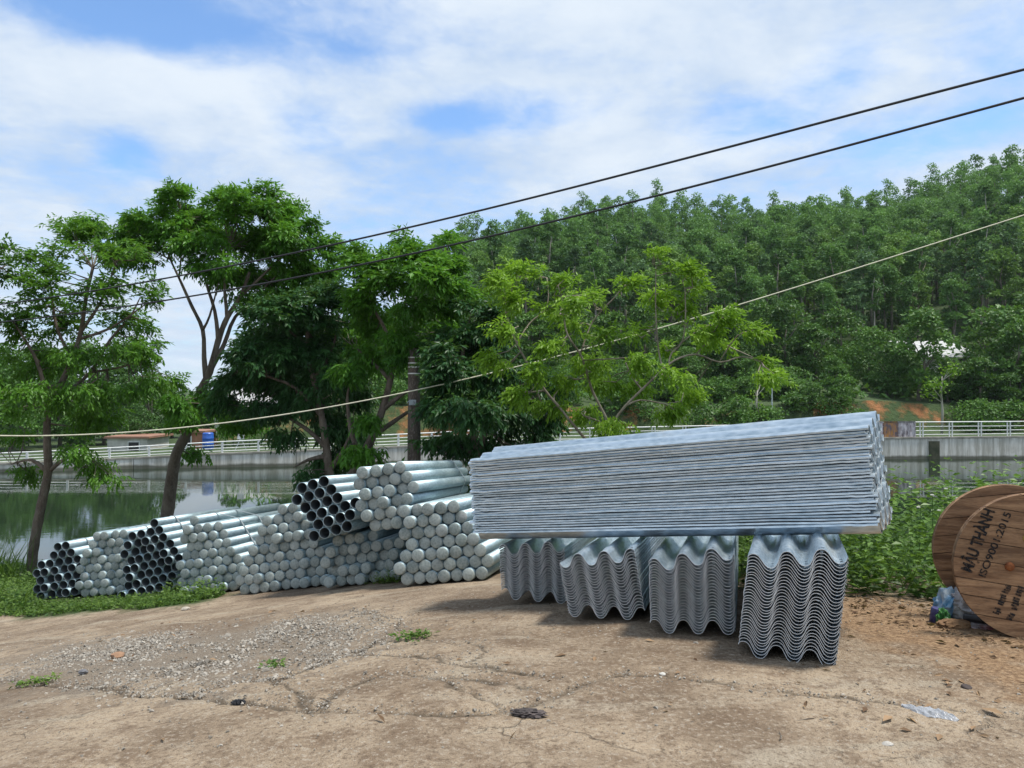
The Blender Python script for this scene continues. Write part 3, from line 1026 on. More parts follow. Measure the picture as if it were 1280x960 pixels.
px_tree('yellow_green_tree', 'spreading yellow-green tree with pale crooked limbs behind the big beam stack', 11.4,
        [(764, 640), (763, 590), (762, 552), (762, 530)],
        [[(762, 535), (781, 508), (802, 487), (822, 468), (842, 451), (869, 443), (899, 453), (926, 446), (950, 453)],
         [(764, 560), (736, 552), (714, 528), (697, 507), (681, 488), (657, 451), (642, 421), (635, 400), (632, 380)],
         [(645, 428), (662, 404), (681, 387), (686, 368), (684, 345)], [(762, 530), (741, 491), (732, 465), (724, 444), (708, 421), (703, 400), (700, 375)],
         [(724, 440), (738, 407), (752, 388), (768, 372), (780, 355)], [(827, 465), (824, 440), (822, 410), (821, 380), (822, 330)],
         [(835, 457), (840, 441), (853, 428), (858, 400), (858, 360)], [(869, 443), (885, 425), (900, 400)], [(781, 508), (800, 500), (830, 505)],
         [(899, 440), (920, 420), (940, 414)], [(762, 535), (745, 525), (730, 520)], [(681, 488), (665, 490), (645, 490)], [(926, 446), (950, 450), (975, 462)],
         [(853, 428), (870, 415), (890, 405)], [(802, 487), (790, 470), (782, 450)]],
        [(658, 340, 24, 12), (635, 352, 24, 12), (700, 352, 20, 9), (640, 372, 24, 12), (690, 392, 24, 10), (722, 382, 20, 11), (778, 352, 18, 10), (822, 316, 14, 8), (853, 338, 16, 14),
         (815, 372, 18, 15), (848, 385, 15, 15), (880, 408, 20, 14), (902, 388, 22, 14), (935, 411, 24, 8), (638, 410, 18, 10), (628, 450, 22, 12), (676, 462, 22, 10),
         (702, 430, 22, 12), (742, 446, 24, 13), (798, 446, 22, 13), (778, 478, 32, 13), (842, 472, 18, 12), (864, 490, 18, 11), (890, 430, 18, 12), (970, 468, 22, 9), (958, 450, 14, 6),
         (730, 515, 28, 8), (690, 502, 20, 10), (822, 508, 32, 7), (772, 528, 38, 8), (648, 490, 22, 10), (715, 405, 18, 9), (760, 420, 20, 9), (745, 372, 16, 8), (700, 475, 20, 9), (800, 410, 14, 9),
         (870, 362, 14, 9), (660, 380, 18, 9), (830, 432, 14, 9)],
        'leaf_yellow', .040, .026, .082, 1.9, bark='bark_pale', seed=29, droop=.45, wid=.42, tint_mid=.5)


# ------------------------------------------------------------------ hill forest: crowns on trunks
def crown_mesh(name, h0, h1, rw, n_clump, n_leaf, leaf_sz, mat, rng, shape='round', seed_t=.5):
    """crown of many small leaf tufts set on clumps through an egg-shaped volume"""
    pos, dr, nm, ln, tn = [], [], [], [], []
    for k in range(n_clump):
        f = (k + rng.random()) / n_clump
        z = h0 + (h1 - h0) * f
        prof = math.sin(math.pi * min(1, max(.04, f * .86 + .10))) ** .7 if shape == 'round' else (1 - f) ** .55 * .95 + .12
        a = rng.random() * 2 * math.pi
        rr = rw * prof * (rng.random() ** .42) * .80
        c = np.array([math.cos(a) * rr, math.sin(a) * rr, z])
        cr = rw * rng.uniform(.28, .46)
        o = unit(rng.normal(0, 1, (n_leaf, 3)))
        o[:, 2] = np.abs(o[:, 2]) * 1.0 - .25
        p = c + o * cr * rng.uniform(.55, 1.05, (n_leaf, 1)) * np.array([1, 1, .78])
        pos.append(p)
        dr.append(unit(o + rng.normal(0, .6, (n_leaf, 3)) + np.array([0, 0, -.25])))
        nm.append(o + rng.normal(0, .5, (n_leaf, 3)) + np.array([0, 0, .5]))
        ln.append(leaf_sz * rng.uniform(.6, 1.3, n_leaf))
        tn.append(np.clip(seed_t + rng.normal(0, .16) + o[:, 2] * .08 + rng.normal(0, .07, n_leaf), 0, 1))  # tufts on top of a clump tinted lighter, daylight painted into the leaf colour
    p, d_, n_ = np.concatenate(pos), np.concatenate(dr), np.concatenate(nm)
    l_, t_ = np.concatenate(ln), np.concatenate(tn)
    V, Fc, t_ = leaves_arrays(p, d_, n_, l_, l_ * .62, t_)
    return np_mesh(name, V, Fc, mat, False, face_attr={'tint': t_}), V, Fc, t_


def trunk_mesh(name, h, r, mat, rng, limbs=3):
    mb = MB()
    pts = [Vector((0, 0, -.3))]
    for k in range(1, 5):
        pts.append(Vector((rng.normal(0, .06) * k, rng.normal(0, .06) * k, h * k / 4)))
    mb.tube(pts, [r * 1.3, r, r * .8, r * .6, r * .25], 6)
    for k in range(limbs):
        q = pts[2].lerp(pts[3], rng.random())
        a = rng.random() * 6.28
        mb.tube([q, q + Vector((math.cos(a) * .6, math.sin(a) * .6, .7)), q + Vector((math.cos(a) * 1.2, math.sin(a) * 1.2, 1.7))], [r * .5, r * .35, r * .12], 4)
    return mb.mesh(name, mat, True)


rngP = np.random.default_rng(99)
HILL = []
for k in range(6):
    h = (8.6, 9.6, 10.4, 9.0, 11.2, 8.2)[k]
    rw = (1.75, 1.9, 1.7, 2.05, 1.85, 1.9)[k]
    low = .42
    if k in (2, 4):
        h, rw, low = h * 1.06, rw * .9, .48
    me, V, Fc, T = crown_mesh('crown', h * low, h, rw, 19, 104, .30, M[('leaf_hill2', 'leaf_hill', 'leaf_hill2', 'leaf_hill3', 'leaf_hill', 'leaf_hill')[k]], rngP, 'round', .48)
    tm = trunk_mesh('trunk', h * .86, .11 if k not in (2, 4) else .13, M['bark_far'] if k != 4 else M['bark_hill_pale'], rngP)
    HILL.append((me, tm, V, Fc, T, h))
BROAD = []
for k in range(5):
    h = (5.4, 6.2, 4.8, 6.8, 5.8)[k]
    rw = (2.3, 2.6, 2.1, 2.5, 2.9)[k]
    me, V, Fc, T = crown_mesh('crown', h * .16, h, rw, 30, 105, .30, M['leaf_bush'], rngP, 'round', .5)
    tm = trunk_mesh('trunk', h * .7, .13, M['bark_far'], rngP)
    BROAD.append((me, tm, V, Fc, T, h))
SHRUB = []
for k in range(4):
    h = (1.7, 2.2, 1.4, 2.0)[k]
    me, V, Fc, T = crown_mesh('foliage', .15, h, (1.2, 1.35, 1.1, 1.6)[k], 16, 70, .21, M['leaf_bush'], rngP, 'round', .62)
    SHRUB.append((me, h))


def put_tree(proto, name, x, y, s, label, group, sink=0.0, z=None):
    root = empty(name, (x, y, (float(hill_z([x], [y])[0]) if z is None else z) - sink), label, 'tree', group)
    root.rotation_euler = (random.uniform(-.03, .03), random.uniform(-.03, .03), random.uniform(0, 6.28))
    root.scale = (s * random.uniform(.92, 1.08), s * random.uniform(.92, 1.08), s)
    link('trunk', proto[1], root)
    link('crown', proto[0], root)
    return root


def build_forest():
    rng = np.random.default_rng(5)
    pts = []
    y = 76.0
    row = 0
    while y < 158:
        step = 3.2 + (y - 76) * .004
        x = -30 + (row % 2) * step * .5
        while x < 125:
            xx, yy = x + rng.normal(0, .45), y + rng.normal(0, .45)
            pxx = 640 + F_PX * xx / yy
            if 520 < pxx < 1370 and not (pxx < 575 and yy > 120):
                pts.append((xx, yy))
            x += step
        y += step * .92
        row += 1
    pts = np.array(pts)
    order = np.argsort(pts[:, 1])
    pts = pts[order]
    near, far = pts[:300], pts[300:]
    lab = 'slender plantation tree with a rounded crown, one of the rows covering the hillside'
    for k, (x, yy) in enumerate(near):
        pr = HILL[int(rng.integers(0, 6))]
        put_tree(pr, 'plantation_tree', float(x), float(yy), float(rng.uniform(.70, 1.08)), lab, 'plantation trees on the hillside', .1)
    Vs, Fs, Ts, base = [], [], [], 0
    mb = MB()
    zz = hill_z(far[:, 0], far[:, 1])
    for k, (x, yy) in enumerate(far):
        _, _, V, Fc, T, h = HILL[int(rng.integers(0, 6))]
        s = rng.uniform(.70, 1.08)
        if rng.random() < .05:
            s *= 1.22
        a = rng.random() * 6.28
        Rm = np.array([[math.cos(a), -math.sin(a), 0], [math.sin(a), math.cos(a), 0], [0, 0, 1]])
        keep = rng.random(len(Fc)) < .58
        Vk = V.reshape(-1, 4, 3)[keep].reshape(-1, 3)
        Vs.append((Vk * s) @ Rm.T + np.array([x, yy, zz[k]]))
        Fs.append(np.arange(len(Vk)).reshape(-1, 4) + base)
        base += len(Vk)
        Ts.append(np.clip(T[keep] + rng.normal(0, .17), 0, 1))
        mb.tube([(x, yy, zz[k] - .3), (x + .1, yy, zz[k] + h * s * .45), (x, yy, zz[k] + h * s * .8)], [.14, .10, .04], 4, False)
    o = link('upper_forest', np_mesh('upper_forest', np.concatenate(Vs), np.concatenate(Fs), M['leaf_hill'], False, face_attr={'tint': np.concatenate(Ts)}))
    tag(o, 'mass of plantation trees covering the upper hill up to the skyline', 'forest', kind='stuff')
    mb.build('stems', M['bark_far'], o)
    o.children[0]['kind'] = 'stuff'
    # undergrowth between the trunks
    n = 5200
    ux = rng.uniform(-30, 95, n); uy = rng.uniform(56, 110, n)
    ok = (640 + F_PX * ux / uy > 430) & (640 + F_PX * ux / uy < 1350)
    ux, uy = ux[ok], uy[ok]
    uz = hill_z(ux, uy)
    k = len(ux)
    reps = 5
    p = np.repeat(np.stack([ux, uy, uz], 1), reps, 0) + rng.normal(0, .35, (k * reps, 3)) * np.array([1, 1, .6]) + np.array([0, 0, .35])
    dr = unit(rng.normal(0, 1, (k * reps, 3)) + np.array([0, 0, .3]))
    V, Fc, T = leaves_arrays(p, dr, rng.normal(0, .5, (k * reps, 3)) + np.array([0, 0, 1]), rng.uniform(.4, .9, k * reps), rng.uniform(.25, .5, k * reps), rng.uniform(.1, .6, k * reps))
    tag(link('undergrowth', np_mesh('undergrowth', V, Fc, M['leaf_bush'], False, face_attr={'tint': T})), 'leafy undergrowth covering the foot of the wooded hill', 'undergrowth', kind='stuff')
    # broad trees and shrubs at the foot of the hill, placed where they show
    spots = [(905, 470, 63, 1.0, 0), (880, 480, 66, .9, 1), (940, 500, 60, .55, 2), (985, 455, 66, .95, 3), (1020, 470, 64, .9, 0), (1055, 455, 67, 1.0, 1), (1085, 470, 62, .85, 4),
             (1040, 500, 58, .62, 2), (1148, 470, 57, 1.0, 3), (1212, 475, 57, .55, 0), (1245, 460, 60, 1.15, 4), (1275, 480, 57, .95, 1), (1225, 500, 56, .7, 2), (1300, 460, 60, 1.2, 3),
             (1330, 490, 58, 1.0, 0), (1110, 500, 58, .6, 1), (840, 480, 68, 1.0, 2), (800, 485, 66, .95, 3), (860, 500, 62, .6, 4), (760, 480, 68, 1.0, 0), (715, 480, 67, 1.05, 1),
             (670, 470, 68, 1.1, 2), (630, 470, 68, 1.1, 3), (590, 470, 67, 1.15, 4), (545, 480, 66, 1.0, 0), (500, 480, 62, 1.0, 1), (470, 470, 68, 1.1, 2), (955, 480, 68, 1.0, 1),
             (1185, 500, 57, .55, 4), (1260, 505, 55.5, .6, 2)]
    for px, py, d, s, k in spots:
        q = P(px, py, d)
        put_tree(BROAD[k], 'broadleaf_tree', q.x, d, s, 'broad bushy tree growing at the foot of the wooded hill behind the wall', 'broad trees at the foot of the hill', .15)
    # far bank left of the hill
    left = [(-60, 52, 1.0, 0), (-20, 56, 1.25, 3), (15, 50, 1.0, 1), (45, 58, 1.3, 4), (75, 52, 1.1, 0), (105, 60, 1.35, 3), (130, 54, 1.05, 2), (160, 60, 1.2, 1), (190, 56, 1.0, 4),
            (215, 62, 1.0, 0), (262, 66, .85, 2), (300, 64, .95, 1), (345, 66, 1.1, 3), (380, 56, .95, 4), (410, 60, 1.25, 0), (440, 54, .8, 2), (465, 60, 1.1, 1), (-110, 54, 1.2, 3), (-170, 56, 1.2, 4),
            (60, 70, 1.5, 1), (150, 72, 1.5, 3), (0, 72, 1.6, 4), (360, 74, 1.3, 0), (-230, 58, 1.3, 1), (-300, 58, 1.3, 0), (100, 49, .7, 2), (30, 48, .7, 4), (175, 50, .55, 1)]
    for px, d, s, k in left:
        x = (px - 640) / F_PX * d
        put_tree(BROAD[k], 'broadleaf_tree', x, d, s * .84, 'full green tree on the far bank behind the low end of the railing', 'trees on the far bank beyond the pond', .1)
    sh = []
    for k in range(150):
        px = random.uniform(430, 1340)
        d = random.uniform(51.5, 64)
        sh.append((px, d))
    for px, d in sh:
        x = (px - 640) / F_PX * d
        if 1085 < px < 1200 and d < 58:
            continue
        o = link('shrub', SHRUB[random.randrange(4)][0])
        o.location = (x, d, float(hill_z([x], [d])[0]) - .1)
        o.rotation_euler.z = random.uniform(0, 6.28)
        s = random.uniform(.7, 1.25)
        o.scale = (s, s, s * random.uniform(.8, 1.1))
        tag(o, 'low leafy shrub on the red soil bank below the hill trees', 'shrub', 'shrubs on the soil bank')


build_forest()


# ------------------------------------------------------------------ stacks of steel posts
POST_R, POST_L = .0645, 2.75


def post_meshes():
    n = 18
    # open tube: y axis is the post axis, y = 0 the near end
    mb = MB()
    ro, ri = POST_R, POST_R - .0048
    mb.lathe([(ri, .001), (ro, 0.0), (ro, POST_L), (ri, POST_L)], n, 'Y')
    outer = mb.mesh('tube', M['tube'], True)
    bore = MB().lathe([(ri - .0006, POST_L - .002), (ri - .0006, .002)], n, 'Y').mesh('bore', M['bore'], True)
    cap = MB()
    cap.lathe([(POST_R - .0015, .004), (POST_R - .0018, -.003), (POST_R - .006, -.006), (POST_R - .018, -.0085), (.03, -.0115), (.0005, -.0125)], n, 'Y')
    capm = cap.mesh('end_cap', M['cap'], True)
    for me in (outer, capm):
        me.polygons.foreach_set('use_smooth', np.ones(len(me.polygons), dtype=bool))
    return outer, bore, capm


TUBE, BORE, CAP = post_meshes()


def hull2(pts):
    pts = sorted(set((round(a, 5), round(b, 5)) for a, b in pts))

    def half(ps):
        h = []
        for p in ps:
            while len(h) > 1 and (h[-1][0] - h[-2][0]) * (p[1] - h[-2][1]) - (h[-1][1] - h[-2][1]) * (p[0] - h[-2][0]) <= 0:
                h.pop()
            h.append(p)
        return h
    a, b = half(pts), half(pts[::-1])
    return a[:-1] + b[:-1]


def post_stack(poly_px, d0, yaw, capped, label, group, floor='ground', tilt=-.085, skip=.0, jit=.05, straps=(), rot=None, seed=1, lift=0.0):
    rnd = random.Random(seed)
    cx = sum(p[0] for p in poly_px) / len(poly_px)
    cy = max(p[1] for p in poly_px)
    O = P(cx, cy, d0)
    a = Vector((math.sin(yaw), math.cos(yaw), tilt)).normalized()
    u = Vector((math.cos(yaw), -math.sin(yaw), 0)).normalized()
    v = u.cross(a).normalized()
    if v.z < 0:
        v = -v

    def to_uv(px, py):
        r = px_dir(px, py)
        o = Vector((0, 0, CAMZ))
        t = (O - o).dot(a) / r.dot(a)
        q = o + r * t - O
        return q.dot(u), q.dot(v)
    poly = [to_uv(*p) for p in poly_px]
    us = [p[0] for p in poly]
    vs = [p[1] for p in poly]
    u0, u1, v0, v1 = min(us), max(us), min(vs), max(vs)
    if rot is None:
        g0 = O + u * u0; g1 = O + u * u1
        rot = math.atan2(gz(g1.x, g1.y) - gz(g0.x, g0.y), u1 - u0)
    cr, sr = math.cos(rot), math.sin(rot)
    if floor == 'ground':
        gc = O + u * (u0 + u1) / 2
        vg = (gz(gc.x, gc.y) - O.z) / v.z + POST_R + .004
    else:
        vg = v0 + POST_R
    vg += lift
    pitch = POST_R * 2 + .0042
    rowh = pitch * math.sqrt(3) / 2
    uc = (u0 + u1) / 2
    px_, py_ = np.array([p[0] for p in poly]), np.array([p[1] for p in poly])
    spots = []
    row = 0
    while True:
        base_v = row * rowh
        if base_v > (v1 - vg) + .5:
            break
        off = (row % 2) * pitch * .5
        k = -int((u1 - u0) / pitch) - 3
        while k < (u1 - u0) / pitch + 3:
            lu, lv = k * pitch + off, base_v
            U, Vv = uc + lu * cr - lv * sr * 0.6, vg + lu * sr + lv * cr
            tests = [(U, Vv)] + [(U + .6 * POST_R * ca, Vv + .6 * POST_R * sa) for ca, sa in ((1, 0), (-1, 0), (0, 1), (0, -1))]
            if row == 0:
                tests = [(U, max(Vv, v0 + .03) + .02)]
            ok = in_poly(np.array([q[0] for q in tests]), np.array([q[1] for q in tests]), poly)
            if ok.sum() >= len(ok) * .79 and not (rnd.random() < skip and row > 2):
                spots.append((U, Vv))
            k += 1
        row += 1
    made = []
    for U, Vv in spots:
        j = rnd.choice((0, 0, .3, .6, 1.0)) * jit * rnd.choice((-1, 1)) + rnd.gauss(0, .006)
        q = O + u * U + v * Vv + a * j
        tube = link('steel_post', TUBE)
        ax = a + u * rnd.gauss(0, .0012) + v * rnd.gauss(0, .0008)
        ax.normalize()
        uu = ax.cross(Vector((0, 0, 1))).normalized()
        ww = uu.cross(ax)
        th = rnd.uniform(0, 6.28)
        m = Matrix((uu, ax, ww)).transposed().to_4x4() @ Matrix.Rotation(th, 4, 'Y')
        m.translation = q
        tube.matrix_world = m
        tag(tube, label, 'post', group)
        if capped:
            c = link('end_cap', CAP, tube)
            c.rotation_euler = (rnd.gauss(0, .012), rnd.uniform(0, 6.28), rnd.gauss(0, .012))
        else:
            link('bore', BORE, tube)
        made.append((U, Vv))
    for s, slab in straps:
        pts = []
        for U, Vv in made:
            for k in range(10):
                an = 2 * math.pi * k / 10
                pts.append((U + (POST_R + .005) * math.cos(an), Vv + (POST_R + .005) * math.sin(an)))
        h = hull2(pts)
        V_, F_ = [], []
        n = len(h)
        for (U, Vv) in h:
            q = O + u * U + v * Vv
            cen = sum((p[0] for p in h)) / n, sum((p[1] for p in h)) / n
            du, dv = U - cen[0], Vv - cen[1]
            ln = math.hypot(du, dv)
            o2 = (u * du + v * dv) / ln * .004
            V_ += [q + a * s, q + a * (s + .034), q + a * (s + .034) + o2, q + a * s + o2]
        for k in range(n):
            k2 = (k + 1) % n
            for e in range(4):
                e2 = (e + 1) % 4
                F_.append((4 * k + e, 4 * k2 + e, 4 * k2 + e2, 4 * k + e2))
        tag(MB().add(V_, F_).build('steel_strap', M['strap']), slab, 'strap')
    return len(made)


def c1(pts):
    return [(x / 3.765, 560 + y / 3.765) for x, y in pts]


def c2(pts):
    return [(300 + x / 3.765, 560 + y / 3.765) for x, y in pts]


cnt = []
cnt.append(post_stack(c1([(158, 590), (200, 520), (235, 470), (292, 425), (330, 425), (350, 480), (400, 520), (402, 730), (158, 735)]), 11.4, R(2), False,
           'open-ended galvanised post in the outermost stack, beside the tall grass', 'open posts in the outermost stack', rot=R(9), jit=.045, seed=3,
           straps=((.42, 'steel strap round the outermost stack of open-ended posts'),)))
cnt.append(post_stack(c1([(425, 405), (585, 372), (600, 440), (606, 520), (590, 600), (575, 735), (388, 740), (362, 640), (385, 480)]), 11.2, R(3), True,
           'capped post in the narrow stack between the two open-ended stacks on the grass', 'capped posts between the open stacks', jit=.045, seed=4,
           straps=((.55, 'steel strap round the narrow capped stack between two open stacks'),)))
cnt.append(post_stack(c1([(568, 520), (590, 440), (625, 395), (690, 355), (775, 345), (810, 440), (830, 480), (862, 480), (845, 560), (820, 620), (800, 720), (585, 730)]), 10.85, R(4), False,
           'open-ended galvanised post in the peaked stack rising out of the leafy weeds', 'open posts in the peaked stack', rot=R(13), jit=.045, seed=5,
           straps=((.50, 'steel strap round the peaked stack of open-ended posts'),)))
cnt.append(post_stack(c1([(870, 340), (1000, 335), (1060, 395), (1110, 450), (1150, 500), (1185, 550), (1190, 590), (1165, 640), (1150, 735), (870, 725), (835, 610), (835, 520), (862, 440)]), 10.15, R(6), True,
           'capped post in the wide sloping stack just past the weeds, tied by pale straps', 'capped posts in the sloping stack', jit=.05, seed=6,
           straps=((.55, 'pale strap nearer the caps on the wide sloping stack of posts'), (1.15, 'pale strap farther along the wide sloping stack of posts'))))
cnt.append(post_stack(c2([(175, 262), (270, 255), (285, 330), (335, 365), (345, 420), (405, 480), (450, 545), (455, 700), (-10, 710), (-25, 600), (40, 430), (100, 340)]), 9.35, R(7), True,
           'capped post in the stack underneath and beside the raised open-ended bundle', 'capped posts under the open bundle', jit=.05, seed=7))
cnt.append(post_stack(c2([(420, 420), (470, 385), (610, 385), (640, 430), (770, 380), (775, 480), (745, 590), (735, 680), (430, 700), (390, 600), (385, 470)]), 8.75, R(8), True,
           'capped post in the loose heap below the two raised bundles', 'capped posts in the loose heap', jit=.07, seed=8, skip=.05))
cnt.append(post_stack(c2([(240, 240), (290, 170), (345, 145), (425, 128), (490, 190), (545, 245), (570, 315), (530, 385), (440, 415), (345, 425), (285, 350), (262, 300)]), 8.55, R(8), False,
           'open-ended post in the small bundle perched on top of capped posts', 'open posts in the perched bundle', floor='px', rot=R(17), jit=.035, seed=9))
cnt.append(post_stack(c2([(540, 110), (640, 72), (745, 62), (835, 125), (842, 225), (800, 262), (785, 345), (680, 385), (605, 385), (580, 320), (540, 245)]), 8.05, R(9), True,
           'capped post in the raised bundle laid on top beside the perched open-ended posts', 'capped posts in the raised bundle', floor='px', rot=R(9), jit=.06, seed=10,
           straps=((2.2, 'thin strap near the far end of the raised capped bundle'),)))
cnt.append(post_stack(c2([(775, 245), (1050, 225), (1085, 330), (1150, 400), (1200, 500), (1195, 560), (1140, 680), (745, 690), (730, 560), (760, 480), (762, 380)]), 7.75, R(11), True,
           'capped post in the broad neat stack next to the wavy guardrail beams', 'capped posts in the broad stack', jit=.035, seed=11))
print('posts', cnt, sum(cnt))


# ------------------------------------------------------------------ guardrail beams
BEAM_W, BEAM_A, BEAM_T = .506, .040, .0030


def beam_mesh(L, mirror, seed, name='guardrail_beam'):
    """three-wave beam along +y from y = 0, width along x centred, with bolt slots near both ends"""
    rnd = random.Random(seed)
    n = 40
    us = np.linspace(-.01, 1.0, n)
    ph = us * 3 * 2 * math.pi + .35
    k = 1.25
    z = BEAM_A * np.tanh(k * np.sin(ph)) / math.tanh(k)
    x = (us - .5) * BEAM_W
    z[0] = z[1] - .0095; x[0] = x[1] - .0012
    z[-1] = z[-2] - .012; x[-1] = x[-2] + .0012
    if mirror:
        x = -x[::-1]; z = z[::-1]
    tx, tz = np.gradient(x), np.gradient(z)
    ln = np.hypot(tx, tz)
    nx, nz = -tz / ln, tx / ln
    ends = [0, .045, .070, .115, .140]
    ys = np.array(ends + list(np.linspace(.30, L - .30, 9)) + [L - e for e in ends[::-1]])
    m = len(ys)
    wob = [rnd.gauss(0, .0009) for _ in ys]
    wob2 = [rnd.gauss(0, .0009) for _ in ys]
    lip = [rnd.gauss(0, .0013) for _ in ys]
    top, bot = [], []
    for j in range(m):
        for i in range(n):
            e = 0.0
            if i < 3:
                e = lip[j] * (3 - i) / 3
            if i > n - 4:
                e = -lip[j] * (i - n + 4) / 3
            zz = z[i] + wob[j] + wob2[j] * (i / n - .5) * 2 + e
            top.append((x[i] + nx[i] * BEAM_T / 2, ys[j], zz + nz[i] * BEAM_T / 2))
            bot.append((x[i] - nx[i] * BEAM_T / 2, ys[j], zz - nz[i] * BEAM_T / 2))
    N = m * n
    holes = set()
    val = [i for i in range(2, n - 3) if z[i] <= z[i - 1] and z[i] < z[i + 1]]
    cre = [i for i in range(2, n - 3) if z[i] >= z[i - 1] and z[i] > z[i + 1]]
    for jj in (1, 3, m - 3, m - 5):
        for i in val:
            holes.add((jj, i))
        if jj in (1, m - 3):
            for i in cre[-1:]:
                holes.add((jj, i))
    F_ = []
    for j in range(m - 1):
        for i in range(n - 1):
            if (j, i) in holes:
                a, b, c, d = j * n + i, j * n + i + 1, (j + 1) * n + i + 1, (j + 1) * n + i
                for p, q in ((a, b), (b, c), (c, d), (d, a)):
                    F_.append((p, q, q + N, p + N))
                continue
            a, b, c, d = j * n + i, j * n + i + 1, (j + 1) * n + i + 1, (j + 1) * n + i
            F_.append((a, b, c, d))
            F_.append((d + N, c + N, b + N, a + N))
    for j in range(m - 1):
        a, d = j * n, (j + 1) * n
        F_.append((a, d, d + N, a + N))
        a, d = j * n + n - 1, (j + 1) * n + n - 1
        F_.append((d, a, a + N, d + N))
    n_shell = len(F_)
    for i in range(n - 1):
        F_.append((i + 1, i, i + N, i + 1 + N))
        a = (m - 1) * n + i
        F_.append((a, a + 1, a + 1 + N, a + N))
    me = np_mesh(name, top + bot, F_, M['galv'], True, sharp=42)
    me.materials.append(M['cut_edge'])
    mi = np.zeros(len(F_), dtype=np.int32)
    mi[n_shell:] = 1
    me.polygons.foreach_set('material_index', mi)
    return me


def beam_stack(o_bottom, yaw, n, pitch, L, mirror, label, group, roll0, roll1, tilt, lean, seed, top_label=None, stagger=.0016, lat=.0016, over=.0):
    """o_bottom: middle of the near end of the lowest beam (profile mid-height)"""
    rnd = random.Random(seed)
    meshes = [beam_mesh(L, mirror, seed * 10 + k) for k in range(7)]
    a = Vector((math.sin(yaw) * math.cos(tilt), math.cos(yaw) * math.cos(tilt), math.sin(tilt)))
    u = Vector((math.cos(yaw), -math.sin(yaw), 0))
    v = u.cross(a)
    last = None
    for i in range(n):
        f = i / (n - 1)
        rl = roll0 + (roll1 - roll0) * f
        q = o_bottom + v * (pitch * i) + u * (lean * f + rnd.gauss(0, lat)) + a * (rnd.gauss(0, stagger) - over * pitch * i)
        o = link('guardrail_beam', meshes[rnd.randrange(7)])
        m = Matrix((u, a, v)).transposed().to_4x4() @ Matrix.Rotation(-rl, 4, 'Y')
        m.translation = q
        o.matrix_world = m
        tag(o, label, 'beam', group)
        last = o
    if top_label:
        last['label'] = top_label
        del last['group']
    return a, u, v


def low_stack(px_mid, py_bot, d, yaw, n, pitch, mirror, label, group, roll0, roll1, lean, seed, top_label):
    q = P(px_mid, py_bot, d)
    z0 = gz(q.x, q.y)
    g1 = Vector((q.x + math.sin(yaw) * 2.3, q.y + math.cos(yaw) * 2.3, 0))
    tilt = math.atan2(gz(g1.x, g1.y) - z0, 2.3) * .5
    off = BEAM_W * .42 * abs(math.sin(roll0))
    return beam_stack(Vector((q.x, q.y, z0 + BEAM_A + .012 + off)), yaw, n, pitch, 2.32, mirror, label, group, roll0, roll1, tilt, lean, seed, top_label, over=.22)


low_stack(667, 745, 5.6, R(14), 20, .0184, False, 'three-wave steel beam in the low stack that stands next to the posts', 'beams in the stack beside the posts',
          R(-1), R(6), 0, 31, 'topmost three-wave beam of the low stack that stands next to the posts')
low_stack(757, 775, 4.85, R(17), 20, .0182, True, 'three-wave steel beam in the leaning stack with its long flank showing', 'beams in the leaning stack',
          R(2), R(9), -.05, 32, 'topmost three-wave beam of the leaning stack with its long flank showing')
low_stack(866, 800, 4.5, R(17), 24, .0178, False, 'three-wave steel beam in the straight upright stack between the leaning stack and the tallest one', 'beams in the upright stack',
          R(4), R(13), .0, 33, 'topmost three-wave beam of the straight upright stack beside the tallest one')
low_stack(984, 825, 4.05, R(20), 31, .0175, False, 'three-wave steel beam in the tallest standing stack, beside the weeds and cable drum', 'beams in the tallest standing stack',
          R(-1), R(8), .055, 34, 'topmost three-wave beam of the tallest standing stack beside the weeds')

# the large stack laid across the four standing ones
Rb, Lb = P(1099, 671, 4.22), P(592, 677, 5.75)
axis = (Lb - Rb)
yaw_big = math.atan2(axis.x, axis.y)
tilt_big = math.asin(axis.z / axis.length)
Lbig = axis.length
ub = Vector((math.cos(yaw_big), -math.sin(yaw_big), 0))      # points back and to the right
o0 = Rb + ub * (BEAM_W / 2) + Vector((0, 0, BEAM_A + .004))
beam_stack(o0, yaw_big, 31, .0194, Lbig, False, 'long three-wave steel beam in the big stack laid across the other stacks', 'beams in the big crosswise stack',
           R(1), R(12), tilt_big, 0.02, 41, 'topmost long beam of the big crosswise stack, showing its bolt slots', .010, .0032)


# ------------------------------------------------------------------ utility pole, cables, rope
def build_pole():
    d = 14.2
    top = P(517, 435, d)
    base = Vector((top.x + .01, d, gz(top.x, d)))
    root = empty('utility_pole', base, 'weathered brown utility pole with pale bands standing behind the posts', 'utility pole')
    h = top.z - base.z
    mb = MB()
    n = 16
    pts = [Vector((random.uniform(-.004, .004), 0, -.2 + (h + .2) * k / 12)) for k in range(13)]
    mb.tube(pts, [.136 - .028 * k / 12 + random.uniform(-.002, .002) for k in range(13)], n)
    mb.build('shaft', M['pole'], root, True)
    for py in (447, 454, 459, 467):
        z = P(517, py, d).z - base.z
        r = .136 - .028 * (z + .2) / (h + .2) + .003
        MB().lathe([(r, z - .012), (r + .004, z - .010), (r + .004, z + .010), (r, z + .012)], n).build('band', M['white_paint'], root, True)
    z = P(517, 503, d).z - base.z
    mb = MB()
    mb.box((-.01, -.125, z), (.13, .05, .10))
    mb.box((-.01, -.16, z), (.05, .04, .05))
    mb.tube([(-.075, -.13, z + .02), (-.11, -.15, z)], .012, 6)
    mb.build('clamp', flat_mat('grey_clamp', (0.33, 0.38, 0.40), .5, .4), root)


build_pole()


